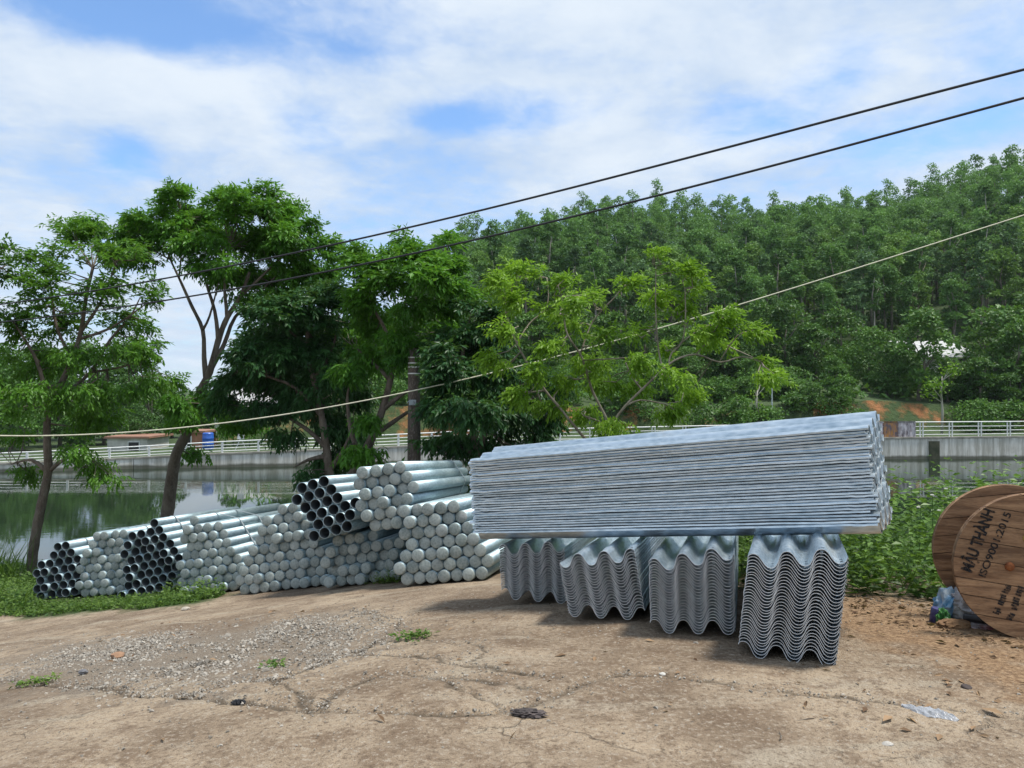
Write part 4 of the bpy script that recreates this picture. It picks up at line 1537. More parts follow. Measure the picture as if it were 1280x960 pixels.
def cable(name, label, pts, r, mat, dl, dr, n=70, sag=0):
    """pts: pixels along the line; depth runs from dl at x=0 to dr at x=1280 (straight in space)"""
    xs = np.array([p[0] for p in pts], float)
    ys = np.array([p[1] for p in pts], float)
    co = np.polyfit(xs, ys, 3)
    w = []
    for x in np.linspace(xs[0], xs[-1], n):
        inv = (1 / dl) * (1 - x / 1280) + (1 / dr) * (x / 1280)
        w.append(P(x, float(np.polyval(co, x)), 1 / inv))
    base = w[0].copy()
    o = MB().tube([p - base for p in w], r, 6).build(name, mat, None, True)
    o.location = base
    tag(o, label, 'cable')


cable('power_cable', 'upper of the two black cables strung across the sky', [(-60, 389), (0, 380), (190, 350), (430, 303), (640, 255), (900, 185), (1280, 88), (1340, 71)], .0112, M['cable'], 12.6, 6.0)
cable('power_cable', 'lower of the two black cables strung across the sky', [(-60, 410), (0, 402), (205, 374), (430, 337), (570, 305), (740, 265), (1000, 197), (1280, 123), (1340, 106)], .0112, M['cable'], 12.9, 6.2)
cable('rope_line', 'cream rope line rising across the trees in front of the pole', [(-60, 543), (0, 543), (200, 539), (330, 524), (500, 488), (640, 460), (800, 418), (920, 382), (1100, 327), (1280, 268), (1340, 250)], .0110, M['rope'], 11.6, 13.8)


# ------------------------------------------------------------------ cable drum
def build_drum():
    yaw = R(15.5)
    rad, width, th = .425, .50, .045
    c_front = P(1295, 705, 4.4)
    a = Vector((math.sin(yaw), math.cos(yaw), 0))
    u = Vector((math.cos(yaw), -math.sin(yaw), 0))
    cen = c_front
    zc = gz((cen + a * .25).x, (cen + a * .25).y) + rad + .002
    base = Vector((cen.x, cen.y, zc - rad))
    root = empty('cable_drum', base, 'wooden cable drum of weathered planks with black stencilled lettering', 'cable drum')
    root.rotation_euler.z = -yaw

    def to_loc(px, py):
        r = px_dir(px, py)
        o = Vector((0, 0, CAMZ))
        t = (c_front - o).dot(a) / r.dot(a)
        q = o + r * t - base
        return q.dot(u), q.z

    def planks(name, y0, tilt, pw, seed):
        rnd = random.Random(seed)
        z = -rad
        ct, st = math.cos(tilt), math.sin(tilt)
        while z < rad - .005:
            w = pw * rnd.uniform(.88, 1.1)
            z1 = min(rad, z + w)
            lo, hi = z + .0022, z1 - .0022
            pts = []
            for k in range(9):
                zz = lo + (hi - lo) * k / 8
                pts.append((math.sqrt(max(rad * rad - zz * zz, 1e-5)), zz))
            ring = pts + [(-x, zz) for x, zz in pts[::-1]]
            off = rnd.uniform(-.003, .003)
            mb = MB()
            n = len(ring)
            vs = [Vector((x * ct - zz * st, y0 + off, x * st + zz * ct + rad)) for x, zz in ring] + \
                 [Vector((x * ct - zz * st, y0 + th * .5 + off, x * st + zz * ct + rad)) for x, zz in ring]
            mb.add(vs, [tuple(range(n)), tuple(range(2 * n - 1, n - 1, -1))] + [(i, n + i, n + (i + 1) % n, (i + 1) % n) for i in range(n)])
            me = mb.mesh('plank', M['wood'])
            me.update()
            link('plank', me, root)
            z = z1
    planks('front', 0, R(-7), .107, 4)
    planks('front', th * .5 + .004, R(83), .12, 5)
    planks('back', width - th - .004, R(8), .115, 6)
    planks('back', width - th * .5, R(97), .12, 7)
    MB().lathe([(.0, th), (.23, th), (.23, width - th), (.0, width - th)], 28, 'Y', (0, 0, rad)).build('barrel', M['wood'], root, True)
    for px, py in ((1262, 708), (1285, 673), (1262, 640)):
        x, z = to_loc(px, py)
        if py == 640:
            continue
        mt = M['rust'] if py > 700 else flat_mat('yellow_paint', (0.42, 0.33, 0.04), .6)
        MB().lathe([(.0, -.016), (.012, -.016), (.024, -.010), (.026, -.004), (.026, .004)], 14, 'Y', (x, 0, z)).build('bolt', mt, root, True)
    # stencilled lettering, worn through in places
    m, t, b, out = new_mat('worn_stencil')
    tc = t.n('ShaderNodeTexCoord')
    b.inputs['Base Color'].default_value = (0.012, 0.012, 0.014, 1)
    b.inputs['Roughness'].default_value = .9
    tr = t.n('ShaderNodeBsdfTransparent')
    mx = t.n('ShaderNodeMixShader')
    geo = t.n('ShaderNodeNewGeometry')
    t.link(t.smooth(t.noise(geo.outputs['Position'], 55.0, 6, .7), .44, .62, .06, .75), mx.inputs[0])
    t.link(b.outputs[0], mx.inputs[1]); t.link(tr.outputs[0], mx.inputs[2]); t.link(mx.outputs[0], out.inputs[0])

    def text(body, p0, p1, high, bold=.012):
        x0, z0 = to_loc(*p0); x1, z1 = to_loc(*p1)
        ang = math.atan2(z1 - z0, x1 - x0)
        cu = bpy.data.curves.new('lettering', 'FONT')
        cu.body = body
        cu.size = 1.0
        cu.offset = bold
        cu.extrude = .01
        ob = bpy.data.objects.new('lettering', cu)
        COL.objects.link(ob)
        dg = bpy.context.evaluated_depsgraph_get()
        me = bpy.data.meshes.new_from_object(ob.evaluated_get(dg))
        bpy.data.objects.remove(ob)
        co = np.empty(len(me.vertices) * 3, dtype=np.float32)
        me.vertices.foreach_get('co', co)
        co = co.reshape(-1, 3)
        wd, ht = co[:, 0].max() - co[:, 0].min(), .73
        L = math.hypot(x1 - x0, z1 - z0)
        X = (co[:, 0] - co[:, 0].min()) * L / wd
        Y = co[:, 1] * high / ht
        c, s_ = math.cos(ang), math.sin(ang)
        res = np.stack([x0 + X * c - Y * s_, np.full(len(X), -.0052) + co[:, 2] * .02, z0 + X * s_ + Y * c], 1).astype(np.float32)
        me.vertices.foreach_set('co', res.ravel())
        me.materials.clear()
        me.materials.append(m)
        me.update()
        link('lettering', me, root)
    text('MẬU THÀNH', (1214, 716), (1243, 639), .062, .035)
    text('ISO9001:2015', (1231, 722), (1264, 642), .040, .014)
    # three short unreadable words in each of two rows, smeared solid
    rnd = random.Random(2)
    for row, (p0, p1) in enumerate((((1249, 769), (1264, 732)), ((1265, 776), (1281, 734)))):
        x0, z0 = to_loc(*p0); x1, z1 = to_loc(*p1)
        d = Vector((x1 - x0, 0, z1 - z0)); nrm = Vector((-d.z, 0, d.x)).normalized()
        for f0, f1 in ((0, .24), (.31, .64), (.71, 1.0)):
            mb = MB()
            k = f0
            while k < f1 - .03:
                w = .030 + rnd.uniform(-.004, .006)
                s0 = Vector((x0, -.0046, z0)) + d * k
                s1 = Vector((x0, -.0046, z0)) + d * (k + .062)
                j = nrm * rnd.uniform(-.004, .004)
                mb.add([s0 + j, s1 + j, s1 + j + nrm * w, s0 + j + nrm * w], [(0, 1, 2, 3)])
                k += .072
            mb.build('smeared_lettering', m, root)


build_drum()


# ------------------------------------------------------------------ rubbish and small things on the ground
def crumple(name, label, cat, loc, size, mat, seed, amp=.35, flat=.5, rotz=0.0, freq=2.2, sub=4):
    bm = bmesh.new()
    bmesh.ops.create_icosphere(bm, subdivisions=sub, radius=1.0)
    off = Vector((seed * 3.7, seed * 1.3, seed * 7.1))
    for v in bm.verts:
        p = v.co.copy()
        r = 1 + amp * (1 - abs(mnoise.noise(p * freq + off)) * 3.0) * .5 + amp * .6 * mnoise.noise(p * freq * 2.3 + off) + amp * .3 * mnoise.noise(p * freq * 5 + off)
        q = p * r
        q.z = max(q.z, -.55 + .05 * mnoise.noise(p * 3))
        v.co = Vector((q.x * size[0], q.y * size[1], (q.z + .55) * size[2]))
    me = bpy.data.meshes.new(name)
    bm.to_mesh(me); bm.free()
    me.materials.append(mat)
    me.polygons.foreach_set('use_smooth', np.ones(len(me.polygons), dtype=bool))
    me.set_sharp_from_angle(angle=R(38))
    o = link(name, me)
    o.location = loc
    o.rotation_euler.z = rotz
    return tag(o, label, cat)


def gp(px, py, up=0.0):
    q = G(px, py)
    return Vector((q.x, q.y, q.z + up))


plast_blue = rough_mat('blue_white_plastic', (0.05, 0.22, 0.42), (0.46, 0.52, 0.56), 12, .4, 0, .2)
plast_white = rough_mat('white_printed_sack', (0.36, 0.36, 0.37), (0.68, 0.68, 0.68), 14, .5, 0, .3, None, 6, 0, ((0.45, 0.14, 0.12), .3))
crumple('plastic_bag', 'crumpled blue and white plastic bag on the rubbish by the cable drum', 'plastic bag', gp(1187, 775, .02), (.085, .07, .105), plast_blue, 1, .38, freq=1.5)
crumple('printed_sack', 'grey-white printed sack lying over the rubbish against the drum', 'sack', gp(1212, 778, .03), (.125, .07, .10), plast_white, 2, .42, rotz=-.5)
crumple('cardboard_scrap', 'brown crushed cardboard scrap under the rubbish beside the drum', 'cardboard', gp(1192, 786), (.10, .045, .036), rough_mat('brown_card', (0.16, 0.09, 0.045), (0.30, 0.18, 0.09), 9, .9), 3, .3)
crumple('foil_packet', 'silver and red foil packet lying flat at the foot of the drum', 'packet', gp(1233, 788), (.095, .035, .030), rough_mat('foil', (0.42, 0.43, 0.45), (0.30, 0.08, 0.07), 7, .35, .3), 5, .4, rotz=-.4)
crumple('leaf_wrapper', 'green plastic wrapper tucked between the can and the sack', 'wrapper', gp(1178, 781, .0), (.038, .034, .06), rough_mat('green_wrap', (0.02, 0.12, 0.03), (0.10, 0.30, 0.07), 10, .4), 6, .5)


def lathe_thing(name, label, cat, loc, prof, mat, rot=(0, 0, 0), n=18):
    o = MB().lathe(prof, n).build(name, mat, None, True)
    o.data.set_sharp_from_angle(angle=R(35))
    o.location = loc
    o.rotation_euler = rot
    return tag(o, label, cat)


lathe_thing('drink_can', 'dented purple-blue can standing in the rubbish by the weeds', 'can', gp(1168, 779), [(0, 0), (.026, 0), (.031, .008), (.031, .09), (.027, .10), (.024, .10), (0, .097)],
            rough_mat('purple_tin', (0.03, 0.03, 0.12), (0.10, 0.10, 0.24), 18, .45, .2), (.12, .08, 0))
lathe_thing('black_tube', 'short black plastic tube with a pale rim lying in the rubbish', 'tube', gp(1206, 784, .058), [(.019, 0), (.026, 0), (.026, .17), (.019, .17), (.019, .002)],
            flat_mat('black_plastic', (0.014, 0.014, 0.018), .4), (R(84), 0, R(38)))
lathe_thing('bottle_cap', 'dark round lid lying on the bare dirt below the drum', 'lid', gp(1208, 863, .002), [(0, 0), (.022, 0), (.024, .004), (.024, .014), (.020, .018), (0, .018)], flat_mat('dark_lid', (0.05, 0.035, 0.03), .6), (.1, .05, 0), 14)
crumple('black_rag', 'black crumpled rag lying on the concrete by the long crack', 'rag', gp(661, 896), (.068, .030, .013), rough_mat('dark_rag', (0.022, 0.017, 0.016), (0.10, 0.08, 0.075), 20, .75, 0, .4), 8, .6, rotz=-.15)
crumple('rag_scrap', 'small dark scrap of cloth at the edge of the gravel', 'rag', gp(298, 882), (.03, .018, .012), M['cable'], 9, .6)
for (px, py, sz, c, lab) in ((147, 822, .045, (0.34, 0.20, 0.12), 'reddish broken brick piece on the gravel patch'), (1110, 932, .022, (0.50, 0.47, 0.42), 'pale chip of concrete near the clear plastic sheet'),
                             (828, 846, .018, (0.60, 0.58, 0.53), 'white stone chip beside the long thin crack'), (232, 763, .05, (0.48, 0.43, 0.36), 'pale lump of rubble at the grass edge by the posts'),
                             (104, 842, .03, (0.17, 0.17, 0.18), 'dark grey stone at the near rim of the gravel'), (800, 838, .012, (0.13, 0.10, 0.08), 'small dark pebble where two cracks meet')):
    crumple('stone', lab, 'stone', gp(px, py, -.004), (sz, sz * .7, sz * .55), rough_mat('stone_' + str(px), [x * .7 for x in c], c, 30, .9, 0, .5), px * .01, .35, sub=2, freq=1.4)


def film():
    q = gp(1162, 896)
    n, mm = 46, 24
    V, F_ = [], []
    for j in range(mm):
        for i in range(n):
            s, t = i / (n - 1) * 2 - 1, j / (mm - 1) * 2 - 1
            x, y = s * .095, t * .058 * math.sqrt(max(.02, 1 - abs(s) ** 2.4)) - s * .045 + .010 * math.sin(s * 5)
            z = .006 + .016 * abs(mnoise.noise(Vector((s * 3.2, t * 2.2, .4)))) + .012 * abs(mnoise.noise(Vector((s * 8, t * 5, 3.4)))) + .012 * (1 - s * s) * (1 - t * t)
            V.append((x, y, z))
    for j in range(mm - 1):
        for i in range(n - 1):
            F_.append((j * n + i, j * n + i + 1, (j + 1) * n + i + 1, (j + 1) * n + i))
    m, t, b, out = new_mat('clear_film')
    b.inputs['Base Color'].default_value = (0.42, 0.44, 0.47, 1)
    b.inputs['Roughness'].default_value = .25
    tr = t.n('ShaderNodeBsdfTransparent')
    mx = t.n('ShaderNodeMixShader')
    geo = t.n('ShaderNodeNewGeometry')
    t.link(t.smooth(t.noise(geo.outputs['Position'], 34, 4, .6), .35, .7, .25, .75), mx.inputs[0])
    t.link(b.outputs[0], mx.inputs[1]); t.link(tr.outputs[0], mx.inputs[2]); t.link(mx.outputs[0], out.inputs[0])
    o = link('plastic_film', np_mesh('plastic_film', V, F_, m, True))
    o.location = q
    o.rotation_euler.z = -.12
    md = o.modifiers.new('thickness', 'SOLIDIFY')
    md.thickness = .0012
    tag(o, 'crumpled piece of clear whitish plastic film lying on the dirt', 'plastic film')


film()


def poly_points(px_poly, n, rng):
    pl = np.array(gpoly(px_poly))
    lo, hi = pl.min(0), pl.max(0)
    out = []
    tot = 0
    while tot < n:
        q = rng.uniform(lo, hi, (n * 2, 2))
        q = q[in_poly(q[:, 0], q[:, 1], [tuple(p) for p in pl])]
        out.append(q); tot += len(q)
    return np.concatenate(out)[:n]


def build_gravel():
    rng = np.random.default_rng(77)
    pts = poly_points([(30, 828), (80, 798), (200, 788), (300, 776), (400, 766), (480, 770), (505, 784), (480, 803), (430, 822), (365, 842), (320, 856), (225, 870), (120, 860), (50, 852)], 9500, rng)
    pts = pts + rng.normal(0, .16, pts.shape)
    keep = vnoise(pts[:, 0], pts[:, 1], 1.4, 61) + rng.normal(0, .06, len(pts)) > .40
    pts = pts[keep]
    size = rng.lognormal(-4.75, .42, len(pts))
    ex = []
    for poly, w, _ in CRACKS:
        pl = np.array(gpoly(poly))
        for (a, b) in zip(pl[:-1], pl[1:]):
            k = int(np.hypot(*(b - a)) * 170)
            f = rng.random((k, 1))
            ex.append(a + (b - a) * f + rng.normal(0, .06, (k, 2)))
    ex = np.concatenate(ex)
    sc = poly_points([(0, 958), (0, 790), (300, 770), (620, 735), (1060, 745), (1280, 800), (1280, 958)], 3200, rng)
    allp = np.concatenate([pts, ex, sc])
    size = np.concatenate([size, rng.lognormal(-5.35, .4, len(ex)), rng.lognormal(-5.5, .45, len(sc))])
    n = len(allp)
    z = ground_base(allp[:, 0], allp[:, 1]) + (vnoise(allp[:, 0], allp[:, 1], .8, 3) - .5) * .07 - np.concatenate([np.full(len(pts), .012), np.zeros(n - len(pts))])
    base = np.array([(1, 0, 0), (-.5, .87, 0), (-.5, -.87, 0), (.45, .4, .85), (-.55, -.1, .9), (.1, -.5, .7)], float)
    tri = np.array([(0, 1, 3), (1, 4, 3), (1, 2, 4), (2, 5, 4), (2, 0, 5), (0, 3, 5), (3, 4, 5)])
    a = rng.random(n) * 6.28
    c, s = np.cos(a), np.sin(a)
    B = base[None] * rng.uniform(.6, 1.3, (n, 6, 3)) * np.array([1, 1, .7])
    Vx = (B[..., 0] * c[:, None] - B[..., 1] * s[:, None]) * size[:, None] + allp[:, 0:1]
    Vy = (B[..., 0] * s[:, None] + B[..., 1] * c[:, None]) * size[:, None] + allp[:, 1:2]
    Vz = B[..., 2] * size[:, None] + z[:, None] - size[:, None] * .15
    V = np.stack([Vx, Vy, Vz], -1).reshape(-1, 3)
    Ft = (tri[None] + (np.arange(n) * 6)[:, None, None]).reshape(-1, 3)
    m, t, b, out = new_mat('crushed_stone')
    at = t.n('ShaderNodeAttribute', attribute_name='tint').outputs['Fac']
    cc = t.mix(at, (0.12, 0.105, 0.085), (0.42, 0.385, 0.33))
    t.link(cc, b.inputs['Base Color'])
    b.inputs['Roughness'].default_value = .9
    tint = np.repeat(np.clip(rng.beta(1.6, 1.8, n), 0, 1), 7)
    o = link('gravel', np_mesh('gravel', V, Ft, m, False, face_attr={'tint': tint}))
    tag(o, 'grey crushed stone filling the broken slab and scattered over the yard', 'gravel', kind='stuff')


build_gravel()


def build_litter():
    rng = np.random.default_rng(31)
    p = np.concatenate([poly_points([(1050, 745), (1120, 750), (1190, 765), (1290, 790), (1290, 820), (1180, 800), (1060, 770)], 420, rng),
                        poly_points([(1000, 760), (1290, 760), (1290, 950), (1000, 900)], 130, rng), poly_points([(100, 780), (900, 760), (900, 950), (100, 950)], 110, rng)])
    n = len(p)
    z = ground_base(p[:, 0], p[:, 1]) + (vnoise(p[:, 0], p[:, 1], .8, 3) - .5) * .07 + .008
    d = rng.normal(0, 1, (n, 3)) * np.array([1, 1, .18])
    nm = np.array([0, 0, 1.0]) + rng.normal(0, .35, (n, 3))
    ln = rng.lognormal(-3.2, .4, n)
    V, Fc, T = leaves_arrays(np.stack([p[:, 0], p[:, 1], z], 1), unit(d), nm, ln, ln * rng.uniform(.2, .5, n), rng.random(n))
    tag(link('leaf_litter', np_mesh('leaf_litter', V, Fc, M['litter'], False, face_attr={'tint': T})), 'dry brown leaves and chips strewn over the dirt', 'leaf litter', kind='stuff')


build_litter()
for px, py, ln, an, lab in ((1000, 905, .13, .2, 'thin dark twig on the dirt below the tallest beam stack'), (415, 882, .16, -.5, 'thin curved twig lying where the cracked slabs meet'),
                            (690, 785, .07, .6, 'short twig in the shade under the leaning beam stack'), (975, 925, .08, 1.2, 'short bent twig near the pale concrete chip')):
    q = gp(px, py, .006)
    pts = [Vector((math.cos(an) * ln * (k / 4 - .5) + random.uniform(-.006, .006), math.sin(an) * ln * (k / 4 - .5) + random.uniform(-.006, .006), random.uniform(0, .008))) for k in range(5)]
    o = MB().tube(pts, [.003, .0035, .003, .0025, .0015], 5).build('twig', M['bark'])
    o.location = q
    tag(o, lab, 'twig')


# ------------------------------------------------------------------ weeds and grass
def weed_mass(pts, hts, rng, per, leaf_len, tint=.5, broad=.55, spread=.07):
    """leafy stems: each stem carries `per` leaves spiralling up it"""
    n = len(pts)
    z = ground_base(pts[:, 0], pts[:, 1])
    lean = rng.normal(0, .16, (n, 2))
    P_, D_, N_, L_, T_ = [], [], [], [], []
    tt = np.clip(tint + rng.normal(0, .14, n), 0, 1)
    for k in range(per):
        f = (k + rng.random(n)) / per
        h = hts * f
        a = rng.random(n) * 6.28
        x = pts[:, 0] + lean[:, 0] * h + np.cos(a) * spread * .25
        y = pts[:, 1] + lean[:, 1] * h + np.sin(a) * spread * .25
        P_.append(np.stack([x, y, z + h], 1))
        D_.append(np.stack([np.cos(a), np.sin(a), rng.uniform(-.35, .6, n)], 1))
        N_.append(np.array([0, 0, 1.0]) + rng.normal(0, .4, (n, 3)))
        L_.append(leaf_len * rng.uniform(.6, 1.35, n) * (1.15 - .45 * f))
        T_.append(np.clip(tt + (f - .5) * .35 + rng.normal(0, .08, n), 0, 1))
    P_, D_, N_ = np.concatenate(P_), np.concatenate(D_), np.concatenate(N_)
    L_, T_ = np.concatenate(L_), np.concatenate(T_)
    return leaves_arrays(P_, D_, N_, L_, L_ * broad, T_)


def blades(pts, hts, rng, wid=.012, tint=.5):
    n = len(pts)
    z = ground_base(pts[:, 0], pts[:, 1])
    a = rng.random(n) * 6.28
    d = np.stack([np.cos(a) * .45, np.sin(a) * .45, np.ones(n)], 1) + rng.normal(0, .12, (n, 3))
    return leaves_arrays(np.stack([pts[:, 0], pts[:, 1], z - .01], 1), unit(d), np.stack([-np.sin(a), np.cos(a), np.full(n, .3)], 1) + rng.normal(0, .3, (n, 3)), hts, np.full(n, wid), np.clip(tint + rng.normal(0, .2, n), 0, 1))


def join_leaves(parts):
    Vs, Fs, Ts, b = [], [], [], 0
    for V, Fc, T in parts:
        Vs.append(V); Fs.append(Fc + b); Ts.append(T); b += len(V)
    return np.concatenate(Vs), np.concatenate(Fs), np.concatenate(Ts)


def world_points(poly, n, rng):
    pl = np.array(poly, float)
    lo, hi = pl.min(0), pl.max(0)
    out, tot = [], 0
    while tot < n:
        q = rng.uniform(lo, hi, (n * 2, 2))
        q = q[in_poly(q[:, 0], q[:, 1], [tuple(p) for p in pl])]
        out.append(q); tot += len(q)
    return np.concatenate(out)[:n]


def build_weeds():
    rng = np.random.default_rng(13)
    # thicket on the bank behind the beams and the drum
    edge = [(.2, 7.6), (.9, 6.9), (1.5, 6.25), (2.1, 5.85), (2.6, 5.6), (3.1, 5.35), (3.5, 5.15), (4.4, 5.0), (6.0, 5.0), (7.5, 5.4), (7.5, 8.4), (4.4, 9.0), (2.6, 10.2), (1.0, 10.0)]
    pts = world_points(edge, 1900, rng)
    front = np.clip(seg_dist(pts[:, 0], pts[:, 1], edge[:10]) / .8, 0, 1)
    zdrop = CAMZ - 1.5 - ground_base(pts[:, 0], pts[:, 1])
    h = (.25 + .42 * front + .25 * vnoise(pts[:, 0], pts[:, 1], 1.2, 8)) * rng.uniform(.7, 1.2, len(pts)) + np.clip(zdrop, 0, .5) * .5
    parts = [weed_mass(pts, h, rng, 15, .085, .42, .5)]
    small = world_points(edge, 900, rng)
    parts.append(weed_mass(small, rng.uniform(.10, .35, 900), rng, 8, .06, .55, .6))
    bl = world_points(edge, 2400, rng)
    parts.append(blades(bl, rng.uniform(.2, .65, 2400), rng, .011, .55))
    V, Fc, T = join_leaves(parts)
    o = link('weed_thicket', np_mesh('weed_thicket', V, Fc, M['weed'], False, face_attr={'tint': T}))
    tag(o, 'thick green weeds on the bank between the beam stacks and the cable drum', 'weeds', kind='stuff')
    # small white flower heads on stalks
    fl = world_points([(2.7, 6.0), (3.6, 5.7), (4.4, 6.4), (3.2, 7.0)], 16, rng)
    fm, st = MB(), MB()
    for x, y in fl:
        zz = gz(x, y)
        hh = random.uniform(.55, .78) + max(0, CAMZ - 1.55 - zz) * .6
        st.tube([(x, y, zz + hh * .3), (x + random.uniform(-.02, .02), y, zz + hh)], [.003, .002], 4, False)
        for k in range(5):
            a = k * 1.256
            fm.box((x + math.cos(a) * .008, y + math.sin(a) * .008, zz + hh), (.010, .010, .008))
    fo = fm.build('flower_heads', M['petal'], o)
    fo['kind'] = 'stuff'
    st.build('flower_stalks', M['weed'], o)['kind'] = 'stuff'
    # a few taller stalks with big leaves
    # grass and creepers along the foot of the posts
    strip = gpoly([(-30, 773), (40, 770), (120, 764), (190, 760), (240, 755), (276, 746), (278, 742), (240, 744), (160, 750), (60, 755), (-30, 745)])
    p1 = world_points(strip, 1100, rng)
    parts = [weed_mass(p1, rng.uniform(.02, .12, 1100), rng, 8, .045, .5, .65)]
    lump = gpoly([(200, 758), (235, 754), (278, 747), (275, 738), (235, 738), (205, 742)])
    p2 = world_points(lump, 120, rng)
    parts.append(weed_mass(p2, rng.uniform(.06, .26, 120), rng, 9, .06, .5, .6))
    leftp = gpoly([(-60, 770), (42, 764), (46, 735), (42, 700), (-60, 690)])
    p3 = world_points(leftp, 2600, rng)
    parts.append(weed_mass(p3, rng.uniform(.10, .36, 2600), rng, 9, .075, .5, .6))
    p4 = world_points(leftp, 2200, rng)
    parts.append(blades(p4, rng.uniform(.15, .5, 2200), rng, .014, .5))
    tall = world_points([(-10.8, 13.6), (-9.6, 13.2), (-9.2, 14.6), (-11.0, 15.4)], 420, rng)
    parts.append(blades(tall, rng.uniform(.5, 1.25, 420), rng, .022, .45))
    bank = world_points([(-14, 16), (-9.6, 14.4), (-8.6, 15.4), (-11.4, 17.2), (-15, 18)], 900, rng)
    parts.append(weed_mass(bank, rng.uniform(.1, .35, 900), rng, 7, .10, .45, .6))
    p5 = world_points(strip, 1500, rng)
    parts.append(blades(p5, rng.uniform(.05, .16, 1500), rng, .009, .5))
    # behind the posts, down to the water
    p6 = world_points([(-8, 14.6), (-5, 14), (-2, 13), (.3, 11.4), (1.4, 10.4), (1.6, 12), (0, 14.5), (-4, 16.6), (-8, 17)], 1500, rng)
    parts.append(weed_mass(p6, rng.uniform(.1, .45, 1500), rng, 7, .11, .4, .55))
    V, Fc, T = join_leaves(parts)
    tag(link('grass_verge', np_mesh('grass_verge', V, Fc, M['grass'], False, face_attr={'tint': T})), 'creeping green weeds and grass along the foot of the post stacks', 'grass', kind='stuff')
    for k, (px, py, r, n, hh, lab) in enumerate(((515, 796, .11, 30, .03, 'small flat grass tuft growing from a crack in the concrete'), (484, 728, .12, 60, .16, 'small green weed at the foot of the broad post stack'),
                                              (52, 852, .10, 26, .035, 'patch of low weeds at the near edge of the gravel'), (345, 832, .07, 9, .02, 'sparse green sprout in the middle of the gravel'))):
        q = G(px, py)
        pp = np.array([q.x, q.y]) + rng.normal(0, r * .45, (n, 2)) * np.array([1.3, .6])
        Va, Fa, Ta = join_leaves([weed_mass(pp, rng.uniform(.01, hh, n), rng, 5, .035, .55, .5), blades(pp, rng.uniform(.015, hh * 1.4, n), rng, .006, .6)])
        o = link('weed_tuft', np_mesh('weed_tuft', Va - np.array(q), Fa, M['grass'], False, face_attr={'tint': Ta}))
        o.location = q
        tag(o, lab, 'weed')


build_weeds()


# ------------------------------------------------------------------ things on the far bank
def quad_house(name, label, px0, px1, py0, py1, d, depth, wall, roof, roof_kind='flat', wins=()):
    a, b = P(px0, py1, d), P(px1, py0, d)
    w, h = b.x - a.x, b.z - a.z
    g = float(hill_z([(a.x + b.x) / 2], [d])[0])
    z0 = min(a.z, g) - .2
    root = empty(name, ((a.x + b.x) / 2, d, z0), label, 'building')
    H = b.z - z0
    MB().box((0, depth / 2, H / 2), (w, depth, H)).build('wall', wall, root)
    if roof_kind == 'flat':
        MB().box((0, depth / 2, H + .07), (w + .4, depth + .4, .12)).build('roof', roof, root)
    else:
        n = 26
        V_, F_ = [], []
        for i in range(n + 1):
            x = -w / 2 - .3 + (w + .6) * i / n
            r = .035 if i % 2 else 0
            V_ += [(x, -.5, H + .05 + r), (x, depth + .3, H + depth * .32 + r), (x, depth + .3, H + depth * .32 + r + .03), (x, -.5, H + .08 + r)]
        for i in range(n):
            for e in range(4):
                F_.append((4 * i + e, 4 * i + 4 + e, 4 * i + 4 + (e + 1) % 4, 4 * i + (e + 1) % 4))
        MB().add(V_, F_).build('roof', roof, root)
    for (fx0, fx1, fz0, fz1) in wins:
        x0, x1 = -w / 2 + w * fx0, -w / 2 + w * fx1
        zz0, zz1 = H * fz0, H * fz1
        wi = MB().box(((x0 + x1) / 2, -.03, (zz0 + zz1) / 2), (x1 - x0 + .12, .06, zz1 - zz0 + .12)).build('window', M['white_paint'], root)
        MB().box(((x0 + x1) / 2, -.065, (zz0 + zz1) / 2), (x1 - x0, .03, zz1 - zz0)).build('pane', M['dark'], wi)
    return root


hs = quad_house('hill_house', 'pale house with a white sheet roof half hidden by trees above the wall', 1160, 1232, 448, 505, 62, 5.5, M['pale_wall'], M['roof_sheet'], 'shed', ((.16, .26, .5, .75), (.42, .52, .5, .75), (.7, .8, .5, .75)))
for fx in (-.5, -.18, .15, .48):
    MB().box((fx * 4.8, -1.3, 1.7), (.24, .24, 3.4)).build('column', M['pale_wall'], hs)
quad_house('low_shed', 'low pale shed behind the railing among the far bank trees', 134, 184, 548, 568, 47, 3.0, M['pale_wall'], M['roof_tile'], 'flat', ((.55, .8, .35, .8),))
quad_house('bank_house', 'white walled house with a grey roof behind the corn plants', 268, 350, 512, 556, 56, 5.0, M['pale_wall'], M['roof_sheet'], 'shed', ((.1, .22, .5, .8), (.6, .74, .5, .8)))
quad_house('brick_shed', 'small brick shed with a pale door beside the blue barrel', 226, 254, 541, 562, 46.5, 2.0, M['brick'], M['roof_tile'], 'flat', ((.1, .45, .1, .8),))
quad_house('tiled_house', 'house with an ochre wall showing through the leaves behind the pole', 424, 475, 474, 520, 62, 6.0, rough_mat('ochre_wall', (0.34, 0.19, 0.09), (0.50, 0.30, 0.16), 1.5, .9), M['roof_tile'], 'flat', ((.2, .4, .4, .7), (.6, .8, .4, .7)))


def far(px, py, d):
    return P(px, py, d)


